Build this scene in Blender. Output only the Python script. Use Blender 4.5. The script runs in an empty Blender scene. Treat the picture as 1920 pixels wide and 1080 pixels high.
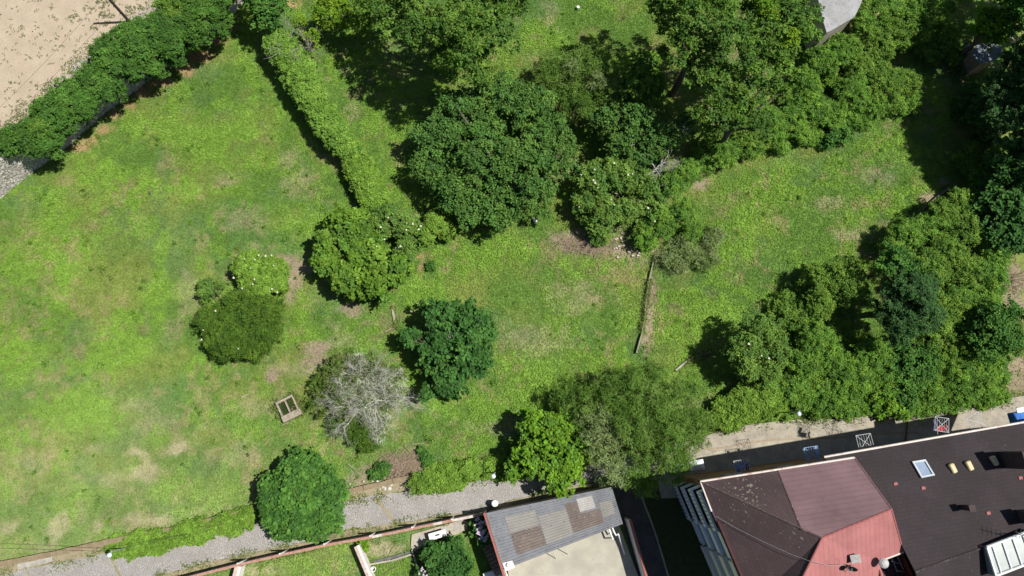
import bpy, math, random
import numpy as np
from mathutils import Vector, Matrix

# ------------------------------------------------------------------ camera, sky, sun, exposure
SC = bpy.context.scene
COL = SC.collection
CAM_H, FPX, TILT = 60.0, 1280.0, math.radians(13.0)
cam_data = bpy.data.cameras.new('camera')
cam_data.sensor_width = 36.0
cam_data.lens = 24.0
cam_data.clip_start = 1.0
cam_data.clip_end = 3000.0
cam = bpy.data.objects.new('camera', cam_data)
COL.objects.link(cam)
cam.location = (0, 0, CAM_H)
cam.rotation_euler = (TILT, 0, 0)
SC.camera = cam

SUN_EL = math.radians(57.5)
SUN_AZ = math.radians(3.0)          # direction towards the sun, measured from +x towards +y
SUN_DIR = Vector((math.cos(SUN_EL) * math.cos(SUN_AZ), math.cos(SUN_EL) * math.sin(SUN_AZ), math.sin(SUN_EL)))
world = bpy.data.worlds.new('World')
SC.world = world
world.use_nodes = True
nt = world.node_tree
nt.nodes.clear()
sky = nt.nodes.new('ShaderNodeTexSky')
sky.sky_type = 'NISHITA'
sky.sun_disc = False
sky.sun_elevation = SUN_EL
sky.sun_rotation = math.pi / 2 - SUN_AZ
bg = nt.nodes.new('ShaderNodeBackground')
bg.inputs['Strength'].default_value = 0.05
wo = nt.nodes.new('ShaderNodeOutputWorld')
nt.links.new(sky.outputs[0], bg.inputs[0])
nt.links.new(bg.outputs[0], wo.inputs[0])

sun_data = bpy.data.lights.new('sun', 'SUN')
sun_data.energy = 5.0
sun_data.angle = math.radians(0.5)
sun_data.color = (1.0, 0.955, 0.88)
sun = bpy.data.objects.new('sun', sun_data)
COL.objects.link(sun)
sun.rotation_euler = SUN_DIR.to_track_quat('Z', 'Y').to_euler()
sun.location = SUN_DIR * 100

SC.view_settings.view_transform = 'Standard'
SC.view_settings.look = 'None'
SC.view_settings.exposure = 0.3
SC.view_settings.gamma = 1.0
SC.render.engine = 'CYCLES'
SC.cycles.max_bounces = 5
SC.cycles.diffuse_bounces = 2
SC.cycles.transmission_bounces = 3
SC.cycles.transparent_max_bounces = 6

RNG = np.random.default_rng(11)
random.seed(5)
_F = np.array([0, math.sin(TILT), -math.cos(TILT)])
_U = np.array([0, math.cos(TILT), math.sin(TILT)])


def P(px, py, z=0.0):
    """the point at height z seen at a pixel of the 1920x1080 photograph (survey of the place)"""
    d = np.array([(px - 960) / FPX, 0, 0]) + _U * ((540 - py) / FPX) + _F
    return np.array([0, 0, CAM_H]) + d * ((z - CAM_H) / d[2])


def mpp(p):
    """metres per pixel at a point"""
    return float((np.asarray(p) - np.array([0, 0, CAM_H])) @ _F) / FPX


# ------------------------------------------------------------------ noise
def vnoise(x, y, s, seed):
    r = np.random.default_rng(seed).random((257, 257))
    u = np.asarray(x) / s + 500.3
    v = np.asarray(y) / s + 500.7
    i = np.floor(u).astype(int)
    j = np.floor(v).astype(int)
    fu = u - i
    fv = v - j
    fu = fu * fu * (3 - 2 * fu)
    fv = fv * fv * (3 - 2 * fv)
    i &= 255
    j &= 255
    return ((r[i, j] * (1 - fu) + r[i + 1, j] * fu) * (1 - fv) + (r[i, j + 1] * (1 - fu) + r[i + 1, j + 1] * fu) * fv)


def fbm(x, y, s, seed, o=4):
    a, t, w = 0, 0, 1.0
    for k in range(o):
        a = a + w * vnoise(x, y, s / 2 ** k, seed + k * 7)
        t += w
        w *= 0.55
    return a / t


def sstep(a, b, x):
    t = np.clip((x - a) / (b - a), 0, 1)
    return t * t * (3 - 2 * t)


# ------------------------------------------------------------------ materials
MATS = {}


def node_mat(name):
    m = bpy.data.materials.new(name)
    m.use_nodes = True
    t = m.node_tree
    t.nodes.clear()
    return m, t, t.nodes.new('ShaderNodeOutputMaterial')


def stone(name, c1, c2, scale=3.0, rough=0.85, c3=None, scale2=14.0, bump=0.15, spec=0.3, detail=6, th=(0.4, 0.65)):
    """procedural surface: two colours by a broad noise, a third by a fine one"""
    if name in MATS:
        return MATS[name]
    m, t, out = node_mat(name)
    N, L = t.nodes, t.links
    tc = N.new('ShaderNodeTexCoord')
    n1 = N.new('ShaderNodeTexNoise')
    n1.inputs['Scale'].default_value = scale
    n1.inputs['Detail'].default_value = detail
    n2 = N.new('ShaderNodeTexNoise')
    n2.inputs['Scale'].default_value = scale2
    n2.inputs['Detail'].default_value = 4
    L.new(tc.outputs['Object'], n1.inputs['Vector'])
    L.new(tc.outputs['Object'], n2.inputs['Vector'])
    r1 = N.new('ShaderNodeMapRange')
    r1.inputs[1].default_value, r1.inputs[2].default_value = th
    L.new(n1.outputs[0], r1.inputs[0])
    mx = N.new('ShaderNodeMix')
    mx.data_type = 'RGBA'
    mx.inputs[6].default_value = (*c1, 1)
    mx.inputs[7].default_value = (*c2, 1)
    L.new(r1.outputs[0], mx.inputs[0])
    last = mx.outputs[2]
    if c3:
        r2 = N.new('ShaderNodeMapRange')
        r2.inputs[1].default_value, r2.inputs[2].default_value = 0.56, 0.68
        L.new(n2.outputs[0], r2.inputs[0])
        m2 = N.new('ShaderNodeMix')
        m2.data_type = 'RGBA'
        m2.inputs[7].default_value = (*c3, 1)
        L.new(r2.outputs[0], m2.inputs[0])
        L.new(last, m2.inputs[6])
        last = m2.outputs[2]
    b = N.new('ShaderNodeBsdfPrincipled')
    b.inputs['Roughness'].default_value = rough
    b.inputs['Specular IOR Level'].default_value = spec
    L.new(last, b.inputs['Base Color'])
    if bump:
        bp = N.new('ShaderNodeBump')
        bp.inputs['Strength'].default_value = bump
        bp.inputs['Distance'].default_value = 0.05
        L.new(n2.outputs[0], bp.inputs['Height'])
        L.new(bp.outputs[0], b.inputs['Normal'])
    L.new(b.outputs[0], out.inputs[0])
    MATS[name] = m
    return m


def attr_mat(name, rough=0.9, grain=True, trans=0.0, spec=0.2, noise_scale=9.0, lo=0.72, hi=1.28):
    """the plant's or soil's own colour comes from the mesh attribute 'col'"""
    if name in MATS:
        return MATS[name]
    m, t, out = node_mat(name)
    N, L = t.nodes, t.links
    a = N.new('ShaderNodeAttribute')
    a.attribute_name = 'col'
    last = a.outputs['Color']
    if grain:
        tc = N.new('ShaderNodeTexCoord')
        n = N.new('ShaderNodeTexNoise')
        n.inputs['Scale'].default_value = noise_scale
        n.inputs['Detail'].default_value = 5
        L.new(tc.outputs['Object'], n.inputs['Vector'])
        r = N.new('ShaderNodeMapRange')
        r.inputs[1].default_value, r.inputs[2].default_value = 0.3, 0.7
        r.inputs[3].default_value, r.inputs[4].default_value = lo, hi
        L.new(n.outputs[0], r.inputs[0])
        mu = N.new('ShaderNodeMix')
        mu.data_type = 'RGBA'
        mu.blend_type = 'MULTIPLY'
        mu.inputs[0].default_value = 1
        L.new(last, mu.inputs[6])
        L.new(r.outputs[0], mu.inputs[7])
        last = mu.outputs[2]
    b = N.new('ShaderNodeBsdfPrincipled')
    b.inputs['Roughness'].default_value = rough
    b.inputs['Specular IOR Level'].default_value = spec
    L.new(last, b.inputs['Base Color'])
    if trans > 0:
        tr = N.new('ShaderNodeBsdfTranslucent')
        hs = N.new('ShaderNodeHueSaturation')
        hs.inputs['Hue'].default_value = 0.492
        hs.inputs['Saturation'].default_value = 1.1
        hs.inputs['Value'].default_value = 1.25
        L.new(last, hs.inputs['Color'])
        L.new(hs.outputs[0], tr.inputs['Color'])
        ms = N.new('ShaderNodeMixShader')
        ms.inputs[0].default_value = trans
        L.new(b.outputs[0], ms.inputs[1])
        L.new(tr.outputs[0], ms.inputs[2])
        L.new(ms.outputs[0], out.inputs[0])
    else:
        L.new(b.outputs[0], out.inputs[0])
    MATS[name] = m
    return m


LEAF = attr_mat('leaf', rough=0.6, grain=False, trans=0.22, spec=0.08)
BLADE = attr_mat('grass_blade', rough=0.7, grain=False, trans=0.25, spec=0.08)
SOIL = attr_mat('turf_soil', rough=0.95, grain=True)
BARK = stone('bark', (0.10, 0.08, 0.06), (0.17, 0.14, 0.11), 8, 0.9)
DEADWOOD = stone('lichen_wood', (0.52, 0.51, 0.46), (0.36, 0.35, 0.30), 3, 0.9, c3=(0.58, 0.6, 0.5))
TWIG = stone('grey_twig', (0.24, 0.22, 0.18), (0.33, 0.31, 0.27), 5, 0.9)
PETAL = stone('cream_petal', (0.62, 0.61, 0.46), (0.68, 0.67, 0.52), 20, 0.7, bump=0.3)


# ------------------------------------------------------------------ object helpers
def tag(o, label=None, cat=None, group=None, kind=None):
    if label:
        o['label'] = label
    if cat:
        o['category'] = cat
    if group:
        o['group'] = group
    if kind:
        o['kind'] = kind
    return o


def empty(name, loc, label, cat, group=None):
    o = bpy.data.objects.new(name, None)
    COL.objects.link(o)
    o.location = tuple(float(v) for v in loc)
    o.empty_display_size = 0.3
    return tag(o, label, cat, group)


def link_mesh(name, me, mats, parent=None):
    for m in (mats if isinstance(mats, (list, tuple)) else [mats]):
        me.materials.append(m)
    o = bpy.data.objects.new(name, me)
    COL.objects.link(o)
    if parent is not None:
        o.parent = parent
    return o


def quads_mesh(name, V, col=None):
    """V (n,4,3) -> mesh of n quads; col (n,3)"""
    n = len(V)
    me = bpy.data.meshes.new(name)
    me.vertices.add(n * 4)
    me.vertices.foreach_set('co', np.ascontiguousarray(V, dtype=np.float32).ravel())
    me.loops.add(n * 4)
    me.loops.foreach_set('vertex_index', np.arange(n * 4, dtype=np.int32))
    me.polygons.add(n)
    me.polygons.foreach_set('loop_start', np.arange(0, n * 4, 4, dtype=np.int32))
    if col is not None:
        a = me.color_attributes.new('col', 'FLOAT_COLOR', 'POINT')
        c = np.ones((n, 4, 4), dtype=np.float32)
        c[:, :, :3] = np.asarray(col, dtype=np.float32)[:, None, :]
        a.data.foreach_set('color', c.ravel())
    me.update(calc_edges=True)
    return me


class MB:
    """collects simple solids, builds them as one mesh"""

    def __init__(self):
        self.v, self.f, self.m = [], [], []

    def add(self, vs, fs, mi=0):
        o = len(self.v)
        self.v += [tuple(float(c) for c in p) for p in vs]
        self.f += [tuple(i + o for i in f) for f in fs]
        self.m += [mi] * len(fs)

    def prism(self, poly, z0, z1, mi=0):
        """poly: world xy points; z0/z1 number or list per point"""
        n = len(poly)
        a0 = z0 if hasattr(z0, '__len__') else [z0] * n
        a1 = z1 if hasattr(z1, '__len__') else [z1] * n
        ar = sum(poly[i][0] * poly[(i + 1) % n][1] - poly[(i + 1) % n][0] * poly[i][1] for i in range(n))
        idx = list(range(n)) if ar > 0 else list(range(n))[::-1]
        vs = [(poly[i][0], poly[i][1], a0[i]) for i in idx] + [(poly[i][0], poly[i][1], a1[i]) for i in idx]
        fs = [tuple(range(n))[::-1], tuple(range(n, 2 * n))]
        fs += [(i, (i + 1) % n, n + (i + 1) % n, n + i) for i in range(n)]
        self.add(vs, fs, mi)

    def strip(self, a, b, w, z0, z1, mi=0, side=0.0):
        """a wall-like box along a->b (xy), width w"""
        a, b = np.asarray(a[:2], float), np.asarray(b[:2], float)
        d = (b - a) / max(1e-6, np.linalg.norm(b - a))
        n = np.array([-d[1], d[0]])
        s0, s1 = (-w / 2 + side), (w / 2 + side)
        self.prism([a + n * s0, b + n * s0, b + n * s1, a + n * s1], z0, z1, mi)

    def obox(self, c, ax, ay, sx, sy, z0, z1, mi=0):
        c, ax, ay = np.asarray(c[:2], float), np.asarray(ax[:2], float), np.asarray(ay[:2], float)
        self.prism([c - ax * sx / 2 - ay * sy / 2, c + ax * sx / 2 - ay * sy / 2, c + ax * sx / 2 + ay * sy / 2, c - ax * sx / 2 + ay * sy / 2], z0, z1, mi)

    def tube(self, pts, r0, r1=None, k=5, mi=0, cap=True):
        r1 = r0 if r1 is None else r1
        pts = [np.asarray(p, float) for p in pts]
        n = len(pts)
        vs, fs = [], []
        for i, p in enumerate(pts):
            d = pts[min(i + 1, n - 1)] - pts[max(i - 1, 0)]
            d = d / max(1e-9, np.linalg.norm(d))
            u = np.cross(d, [0, 0, 1.0] if abs(d[2]) < 0.9 else [1.0, 0, 0])
            u /= np.linalg.norm(u)
            w = np.cross(d, u)
            r = r0 + (r1 - r0) * i / max(1, n - 1)
            for q in range(k):
                t = 2 * math.pi * q / k
                vs.append(p + (u * math.cos(t) + w * math.sin(t)) * r)
        for i in range(n - 1):
            for q in range(k):
                fs.append((i * k + q, i * k + (q + 1) % k, (i + 1) * k + (q + 1) % k, (i + 1) * k + q))
        if cap:
            fs.append(tuple(range(k)))
            fs.append(tuple(range((n - 1) * k, n * k))[::-1])
        self.add(vs, fs, mi)

    def lathe(self, c, prof, k=16, mi=0):
        """prof: (r, z) pairs"""
        vs, fs = [], []
        for r, z in prof:
            for q in range(k):
                t = 2 * math.pi * q / k
                vs.append((c[0] + r * math.cos(t), c[1] + r * math.sin(t), c[2] + z))
        n = len(prof)
        for i in range(n - 1):
            for q in range(k):
                fs.append((i * k + q, i * k + (q + 1) % k, (i + 1) * k + (q + 1) % k, (i + 1) * k + q))
        fs.append(tuple(range(k))[::-1])
        fs.append(tuple(range((n - 1) * k, n * k)))
        self.add(vs, fs, mi)

    def build(self, name, mats, parent=None, bevel=0.0, smooth=False):
        me = bpy.data.meshes.new(name)
        off = np.array(parent.matrix_basis.translation) if parent is not None else np.zeros(3)
        p = parent
        while p is not None and p.parent is not None:
            p = p.parent
            off = off + np.array(p.matrix_basis.translation)
        me.from_pydata([tuple(np.array(v) - off) for v in self.v], [], self.f)
        me.polygons.foreach_set('material_index', np.array(self.m, dtype=np.int32))
        if smooth:
            me.polygons.foreach_set('use_smooth', np.ones(len(me.polygons), dtype=bool))
        me.update()
        o = link_mesh(name, me, mats, parent)
        if bevel:
            b = o.modifiers.new('bevel', 'BEVEL')
            b.width = bevel
            b.segments = 1
            b.limit_method = 'ANGLE'
        return o


def unit(v):
    return v / np.maximum(1e-9, np.linalg.norm(v, axis=-1, keepdims=True))


# ------------------------------------------------------------------ the field: colour of turf from place to place
BARE = [  # pixel x, y, rx, ry, kind 0 tan hay-coloured, 1 orange soil, 2 brown cuttings
    (545, 500, 30, 22, 2), (546, 530, 17, 22, 2), (543, 560, 12, 22, 2), (592, 660, 24, 24, 2), (512, 706, 14, 13, 2), (655, 580, 22, 12, 2),
    (252, 972, 22, 17, 3), (285, 975, 26, 10, 3), (268, 888, 26, 15, 3), (178, 992, 16, 14, 3), (110, 988, 16, 24, 3), (10, 990, 22, 12, 3), (165, 1015, 8, 14, 3), (255, 850, 26, 12, 3), (720, 1028, 44, 14, 3), (470, 1070, 40, 8, 3), (335, 842, 16, 8, 3), (150, 960, 8, 20, 0), (60, 1030, 40, 14, 0),
    (300, 790, 45, 25, 0), (330, 840, 40, 14, 0), (170, 840, 22, 12, 0), (385, 800, 14, 8, 0), (560, 350, 38, 26, 0), (460, 400, 40, 26, 0), (420, 340, 30, 16, 0),
    (540, 300, 20, 26, 0), (350, 550, 26, 40, 0), (320, 620, 22, 30, 0), (110, 250, 1, 1, 0), (620, 610, 20, 12, 0), (790, 500, 10, 26, 1), (785, 480, 14, 8, 1),
    (1100, 455, 62, 20, 2), (1160, 470, 55, 14, 2), (1205, 490, 22, 16, 0), (1060, 450, 30, 12, 2), (760, 870, 42, 24, 2), (735, 885, 34, 18, 2), (680, 905, 42, 14, 2),
    (1221, 540, 9, 34, 2), (1216, 600, 9, 40, 2), (1210, 645, 9, 20, 2), (1905, 535, 22, 52, 2), (1905, 700, 26, 50, 2), (1300, 760, 40, 12, 0), (1090, 560, 60, 30, 0),
    (1000, 640, 60, 30, 0), (920, 800, 50, 16, 0), (1560, 380, 40, 14, 0), (1640, 330, 40, 14, 0), (1600, 440, 34, 12, 0), (1745, 370, 22, 10, 2),
    (1785, 340, 26, 10, 2), (1310, 345, 20, 14, 2), (650, 130, 12, 12, 0), (660, 210, 16, 16, 0), (1030, 20, 18, 24, 0), (540, 5, 30, 10, 1), (435, 50, 16, 8, 1),
    (402, 74, 24, 15, 1), (368, 102, 28, 15, 1), (337, 127, 28, 15, 1), (304, 151, 28, 14, 1), (267, 174, 24, 13, 1), (240, 193, 22, 12, 1), (216, 216, 20, 12, 1), (168, 262, 18, 10, 1), (194, 242, 18, 11, 1), (152, 275, 14, 8, 1),
    (640, 640, 40, 14, 0), (560, 690, 40, 16, 0), (480, 760, 50, 18, 0), (440, 850, 40, 20, 0), (60, 860, 40, 20, 0), (250, 760, 36, 12, 0), (200, 900, 30, 14, 0)]
LUSH = [  # weed patches of brighter green
    (150, 770, 70, 45), (230, 640, 50, 40), (60, 500, 70, 50), (40, 650, 45, 60), (300, 590, 40, 40), (120, 420, 60, 40), (430, 270, 90, 60), (520, 130, 50, 40),
    (330, 250, 60, 40), (230, 330, 70, 40), (600, 420, 60, 40), (570, 590, 35, 35), (690, 620, 50, 30), (860, 480, 60, 30), (950, 470, 50, 30), (780, 700, 30, 30), (1000, 740, 50, 30),
    (1110, 690, 60, 40), (1290, 600, 60, 50), (1350, 560, 60, 60), (1370, 430, 60, 60), (1660, 400, 50, 40), (1450, 350, 60, 40), (1320, 680, 50, 20), (1010, 60, 30, 30), (1030, 50, 22, 16),
    (700, 250, 50, 60), (760, 350, 40, 40), (680, 120, 40, 26), (610, 1062, 50, 14), (640, 720, 50, 30), (130, 960, 25, 20), (350, 930, 60, 30), (500, 800, 40, 20), (900, 760, 60, 20), (1700, 290, 50, 25), (800, 560, 40, 30), (1740, 165, 30, 30)]
DULL = [  # bluish, darker sward
    (480, 470, 80, 30), (250, 430, 60, 30), (400, 430, 70, 30), (560, 480, 60, 24), (170, 900, 30, 20), (40, 560, 40, 30), (300, 760, 50, 40), (60, 960, 40, 30), (30, 720, 40, 40), (240, 830, 40, 40),
    (1290, 510, 50, 40), (1330, 480, 40, 40), (1440, 510, 50, 35), (1410, 580, 50, 40), (330, 500, 40, 40), (380, 140, 40, 22), (400, 205, 40, 26), (640, 800, 40, 24), (340, 960, 60, 20)]


def ell(X, Y, L, soft=1.0, jit=0.0):
    m = np.zeros_like(X)
    wob = 1.9 * (fbm(X, Y, 1.9, 91, 5) - 0.5) + 1.3 * (fbm(X, Y, 0.7, 93, 3) - 0.5)
    for e in L:
        p = P(e[0], e[1])
        s = mpp(p)
        rx, ry = e[2] * s, e[3] * s
        d = np.sqrt(((X - p[0]) / rx) ** 2 + ((Y - p[1]) / ry) ** 2)
        m = np.maximum(m, sstep(1.0 + soft, 0.35, d + wob))
    return m


def field(X, Y):
    """(colour, lushness, bareness) of the sward at world points"""
    X = np.asarray(X, float)
    Y = np.asarray(Y, float)
    k1 = fbm(X, Y, 9, 1)
    k2 = fbm(X, Y, 3.2, 2)
    k3 = fbm(X, Y, 1.3, 3)
    k4 = fbm(X, Y, 0.5, 4, 3)
    mid = np.array([0.112, 0.207, 0.038])
    olive = np.array([0.168, 0.217, 0.052])
    lime = np.array([0.176, 0.300, 0.046])
    blue = np.array([0.100, 0.188, 0.062])
    straw = np.array([0.29, 0.245, 0.13])
    tan = np.array([0.30, 0.245, 0.17])
    orange = np.array([0.34, 0.21, 0.125])
    brown = np.array([0.25, 0.20, 0.145])

    def mix(c, d, w):
        return c * (1 - w[..., None]) + d * w[..., None]
    c = np.broadcast_to(mid, X.shape + (3,)).copy()
    c = mix(c, olive, sstep(0.42, 0.62, k1 * 0.5 + k2 * 0.5))
    dull = ell(X, Y, DULL, 0.9) * sstep(0.30, 0.55, k2)
    dull = np.maximum(dull, 0.8 * sstep(0.58, 0.68, fbm(X, Y, 4, 21)))
    c = mix(c, blue, dull * 0.6)
    lush = ell(X, Y, LUSH, 0.9)
    lm = np.clip(lush * 1.1 * sstep(0.34, 0.56, k3 * 0.6 + k2 * 0.4) + 0.75 * sstep(0.54, 0.64, fbm(X, Y, 2.1, 33)), 0, 1)
    c = mix(c, lime, lm * 0.9)
    st = sstep(0.53, 0.72, fbm(X, Y, 1.8, 41)) * sstep(0.42, 0.60, fbm(X, Y, 7, 51)) * (1 - lm)
    west = sstep(0.0, -30, X) * sstep(10, -12, Y)
    st = np.clip(st * (0.7 + 0.9 * west), 0, 1)
    c = mix(c, straw, st * 0.62)
    fl = sstep(0.56, 0.70, fbm(X, Y, 0.8, 45, 3)) * sstep(0.40, 0.58, fbm(X, Y, 5, 47))
    c = mix(c, straw, fl * 0.48)
    bare = np.zeros_like(X)
    for kd, cc in ((0, tan), (3, np.array([0.36, 0.30, 0.205])), (2, brown), (1, orange)):
        L = [e for e in BARE if e[4] == kd]
        b = ell(X, Y, L, 0.55)
        b = b * sstep(0.28, 0.60, k3 * 0.4 + k4 * 0.6 + b * 0.12) * (0.40 if kd == 0 else 0.8 if kd in (1, 3) else 0.92)
        c = mix(c, cc, b)
        bare = np.maximum(bare, b)
    pale = np.clip(west * 0.5, 0, 1)
    c = mix(c, np.array([0.265, 0.31, 0.145]), pale * 0.8)
    c = c * np.array([1.01, 1.03, 0.98]) * (0.80 + 0.4 * k4)[..., None] * (0.89 + 0.32 * k2)[..., None]
    return c, lm, bare


def zground(X, Y):
    return 0.16 * (fbm(X, Y, 6, 61) - 0.5) + 0.05 * (fbm(X, Y, 1.1, 67, 2) - 0.5) - 0.10


def make_ground():
    xs = np.concatenate([[-600, -250, -120, -58.6], np.arange(-58, 58.01, 0.22), [58.6, 120, 250, 600]])
    ys = np.concatenate([[-600, -250, -90, -40, -22.6], np.arange(-22, 50.01, 0.22), [50.6, 90, 250, 600]])
    X, Y = np.meshgrid(xs, ys, indexing='xy')
    c, lm, bare = field(X, Y)
    far = (np.abs(X) > 58.3) | (Y > 50.3) | (Y < -22.3)
    c[far] = (0.125, 0.185, 0.045)
    Z = zground(X, Y)
    ny, nx = X.shape
    V = np.stack([X, Y, Z], -1).reshape(-1, 3)
    me = bpy.data.meshes.new('ground')
    me.vertices.add(len(V))
    me.vertices.foreach_set('co', V.astype(np.float32).ravel())
    i = (np.arange(ny - 1)[:, None] * nx + np.arange(nx - 1)[None]).ravel()
    q = np.stack([i, i + 1, i + nx + 1, i + nx], -1).astype(np.int32)
    me.loops.add(q.size)
    me.loops.foreach_set('vertex_index', q.ravel())
    me.polygons.add(len(q))
    me.polygons.foreach_set('loop_start', np.arange(0, q.size, 4, dtype=np.int32))
    a = me.color_attributes.new('col', 'FLOAT_COLOR', 'POINT')
    cc = np.ones((len(V), 4), np.float32)
    cc[:, :3] = c.reshape(-1, 3) * 0.9
    a.data.foreach_set('color', cc.ravel())
    me.update(calc_edges=True)
    o = link_mesh('ground', me, SOIL)
    tag(o, 'green meadow ground with straw and bare soil patches', None, None, 'structure')


make_ground()


# ------------------------------------------------------------------ polygons used to keep grass off paved land
def W(pts, z=0.0):
    return [P(x, y, z)[:2] for x, y in pts]


LANE_UP = [(-60, 1092), (0, 1078), (47, 1067), (204, 1036), (330, 1012), (480, 975), (560, 958), (645, 938), (752, 922), (832, 915), (900, 900), (960, 893), (1040, 882), (1130, 868), (1230, 845), (1300, 822)]
LANE_DN = [(-60, 1150), (0, 1140), (160, 1108), (284, 1082), (420, 1047), (570, 1017), (645, 995), (742, 981), (907, 956), (960, 938), (1025, 922), (1110, 905), (1180, 893), (1260, 905), (1340, 880)]
VERGE_DN = [(-60, 1172), (0, 1162), (160, 1128), (345, 1084), (420, 1064), (570, 1034), (645, 1012), (742, 994), (905, 964), (960, 950), (1025, 936), (1110, 922), (1180, 912)]
STREET = [(1225, 850), (1300, 822), (1340, 808), (1400, 797), (1480, 786), (1600, 783), (1700, 769), (1800, 763), (1920, 742), (2100, 700), (2100, 800), (1920, 830), (1700, 868), (1500, 905), (1340, 930), (1240, 930)]
ALLEY = [(1150, 905), (1240, 905), (1262, 900), (1340, 1130), (1215, 1130), (1160, 950)]
SAND_Z = 3.0


def inpoly(X, Y, poly):
    r = np.zeros(X.shape, bool)
    n = len(poly)
    for i in range(n):
        x0, y0 = poly[i]
        x1, y1 = poly[(i + 1) % n]
        c = ((y0 > Y) != (y1 > Y)) & (X < (x1 - x0) * (Y - y0) / (y1 - y0 + 1e-12) + x0)
        r ^= c
    return r


WALL_FOOT = [(-80, 440), (0, 372), (65, 318), (118, 282), (200, 210), (290, 142), (365, 87), (425, 42), (470, -10), (500, -70)]
LOT = W(WALL_FOOT) + [(-90, 60), (-90, 10)]
PAVED = [W(LANE_UP + VERGE_DN[::-1]), W(STREET), W(ALLEY), LOT, W([(1262, 905), (1950, 780), (2200, 740), (2200, 1200), (1300, 1200)]),
         W([(907, 964), (1180, 912), (1215, 1130), (930, 1130)]), W([(760, 1000), (880, 975), (905, 1000), (770, 1030)])]


# ------------------------------------------------------------------ grass stuff: many small blades
def make_grass(n=900000):
    x = RNG.uniform(-52, 46, n)
    y = RNG.uniform(-16, 45, n)
    keep = np.ones(n, bool)
    for pl in PAVED:
        keep &= ~inpoly(x, y, pl)
    x, y = x[keep], y[keep]
    c, lm, bare = field(x, y)
    keep = RNG.random(len(x)) > bare * 0.9
    x, y, c, lm, bare = x[keep], y[keep], c[keep], lm[keep], bare[keep]
    m = len(x)
    z = zground(x, y)
    h = (0.035 + 0.06 * RNG.random(m) + 0.12 * lm * RNG.random(m))
    ctr = np.stack([x, y, z + h * 0.75], -1)
    nrm = unit(np.stack([RNG.normal(0, 0.55, m), RNG.normal(0, 0.55, m), 0.55 + RNG.random(m)], -1))
    t = unit(np.cross(nrm, unit(RNG.normal(size=(m, 3)))))
    b = np.cross(nrm, t)
    L = (0.06 + 0.07 * RNG.random(m))[:, None]
    w = (0.016 + 0.016 * RNG.random(m) + 0.016 * lm * RNG.random(m))[:, None]
    V = np.stack([ctr - t * L, ctr + b * w, ctr + t * L, ctr - b * w], 1)
    V[:, :, 2] = np.maximum(V[:, :, 2], z[:, None] + 0.004)
    j = RNG.random((m, 1))
    col = c * (0.80 + 0.46 * RNG.random((m, 1)))
    col = np.where(j > 0.94, col * np.array([1.6, 1.25, 1.8]), col)
    # small leafy weeds standing above the sward
    k = 1500
    wx, wy = RNG.uniform(-50, 44, k), RNG.uniform(-15, 42, k)
    ok = np.ones(k, bool)
    for pl in PAVED:
        ok &= ~inpoly(wx, wy, pl)
    ok &= RNG.random(k) < sstep(0.40, 0.62, fbm(wx, wy, 3.0, 97, 3))
    wx, wy = wx[ok], wy[ok]
    k = len(wx)
    q = 26
    rad = RNG.uniform(0.08, 0.34, (k, 1))
    ww = RNG.random((k, 1))
    wc = np.array([0.075, 0.165, 0.026]) * (1 - ww) + np.array([0.17, 0.32, 0.03]) * ww
    pos = np.stack([wx[:, None] + RNG.normal(0, 0.55, (k, q)) * rad, wy[:, None] + RNG.normal(0, 0.55, (k, q)) * rad, 0.02 + RNG.random((k, q)) * rad * 0.8], -1).reshape(-1, 3)
    nr = unit(RNG.normal(size=pos.shape) * 0.55 + [0, 0, 0.9])
    t2 = unit(np.cross(nr, unit(RNG.normal(size=pos.shape))))
    b2 = np.cross(nr, t2)
    l2 = RNG.uniform(0.05, 0.09, (len(pos), 1))
    V2 = np.stack([pos - t2 * l2, pos + b2 * l2 * .5, pos + t2 * l2, pos - b2 * l2 * .5], 1)
    c2 = np.repeat(wc, q, 0) * RNG.uniform(0.75, 1.25, (len(pos), 1))
    V, col = np.concatenate([V, V2]), np.concatenate([col, c2])
    o = link_mesh('grass', quads_mesh('grass', V, np.clip(col, 0, 0.6)), BLADE)
    tag(o, 'short mottled meadow grass with lime weed patches', 'grass', None, 'stuff')


make_grass()

# ------------------------------------------------------------------ lane, street, lot, walls
def resample(pts, n):
    pts = np.array(pts, float)
    d = np.r_[0, np.cumsum(np.linalg.norm(np.diff(pts, axis=0), axis=1))]
    t = np.linspace(0, d[-1], n)
    return np.stack([np.interp(t, d, pts[:, k]) for k in range(pts.shape[1])], -1)


def sheet(name, a, b, z, mat, label, n=60, m=3, z2=None, jag=0.0, seed=1):
    """a ground sheet between two pixel polylines"""
    r = np.random.default_rng(seed)
    A = np.array([P(x, y, z) for x, y in resample(a, n)])
    B = np.array([P(x, y, z2 if z2 is not None else z) for x, y in resample(b, n)])
    if jag:
        A[:, :2] += r.normal(0, jag, (n, 2))
        B[:, :2] += r.normal(0, jag, (n, 2))
    V = [A + (B - A) * k / m for k in range(m + 1)]
    mb = MB()
    V = np.array(V)
    vs = V.reshape(-1, 3)
    fs = [(k * n + i, (k + 1) * n + i, (k + 1) * n + i + 1, k * n + i + 1) for k in range(m) for i in range(n - 1)]
    mb.add(vs, fs)
    o = mb.build(name, mat)
    # make the sheet face up
    me = o.data
    if sum(p.normal.z for p in me.polygons) < 0:
        me.flip_normals()
    return tag(o, label, None, None, 'structure')


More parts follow.
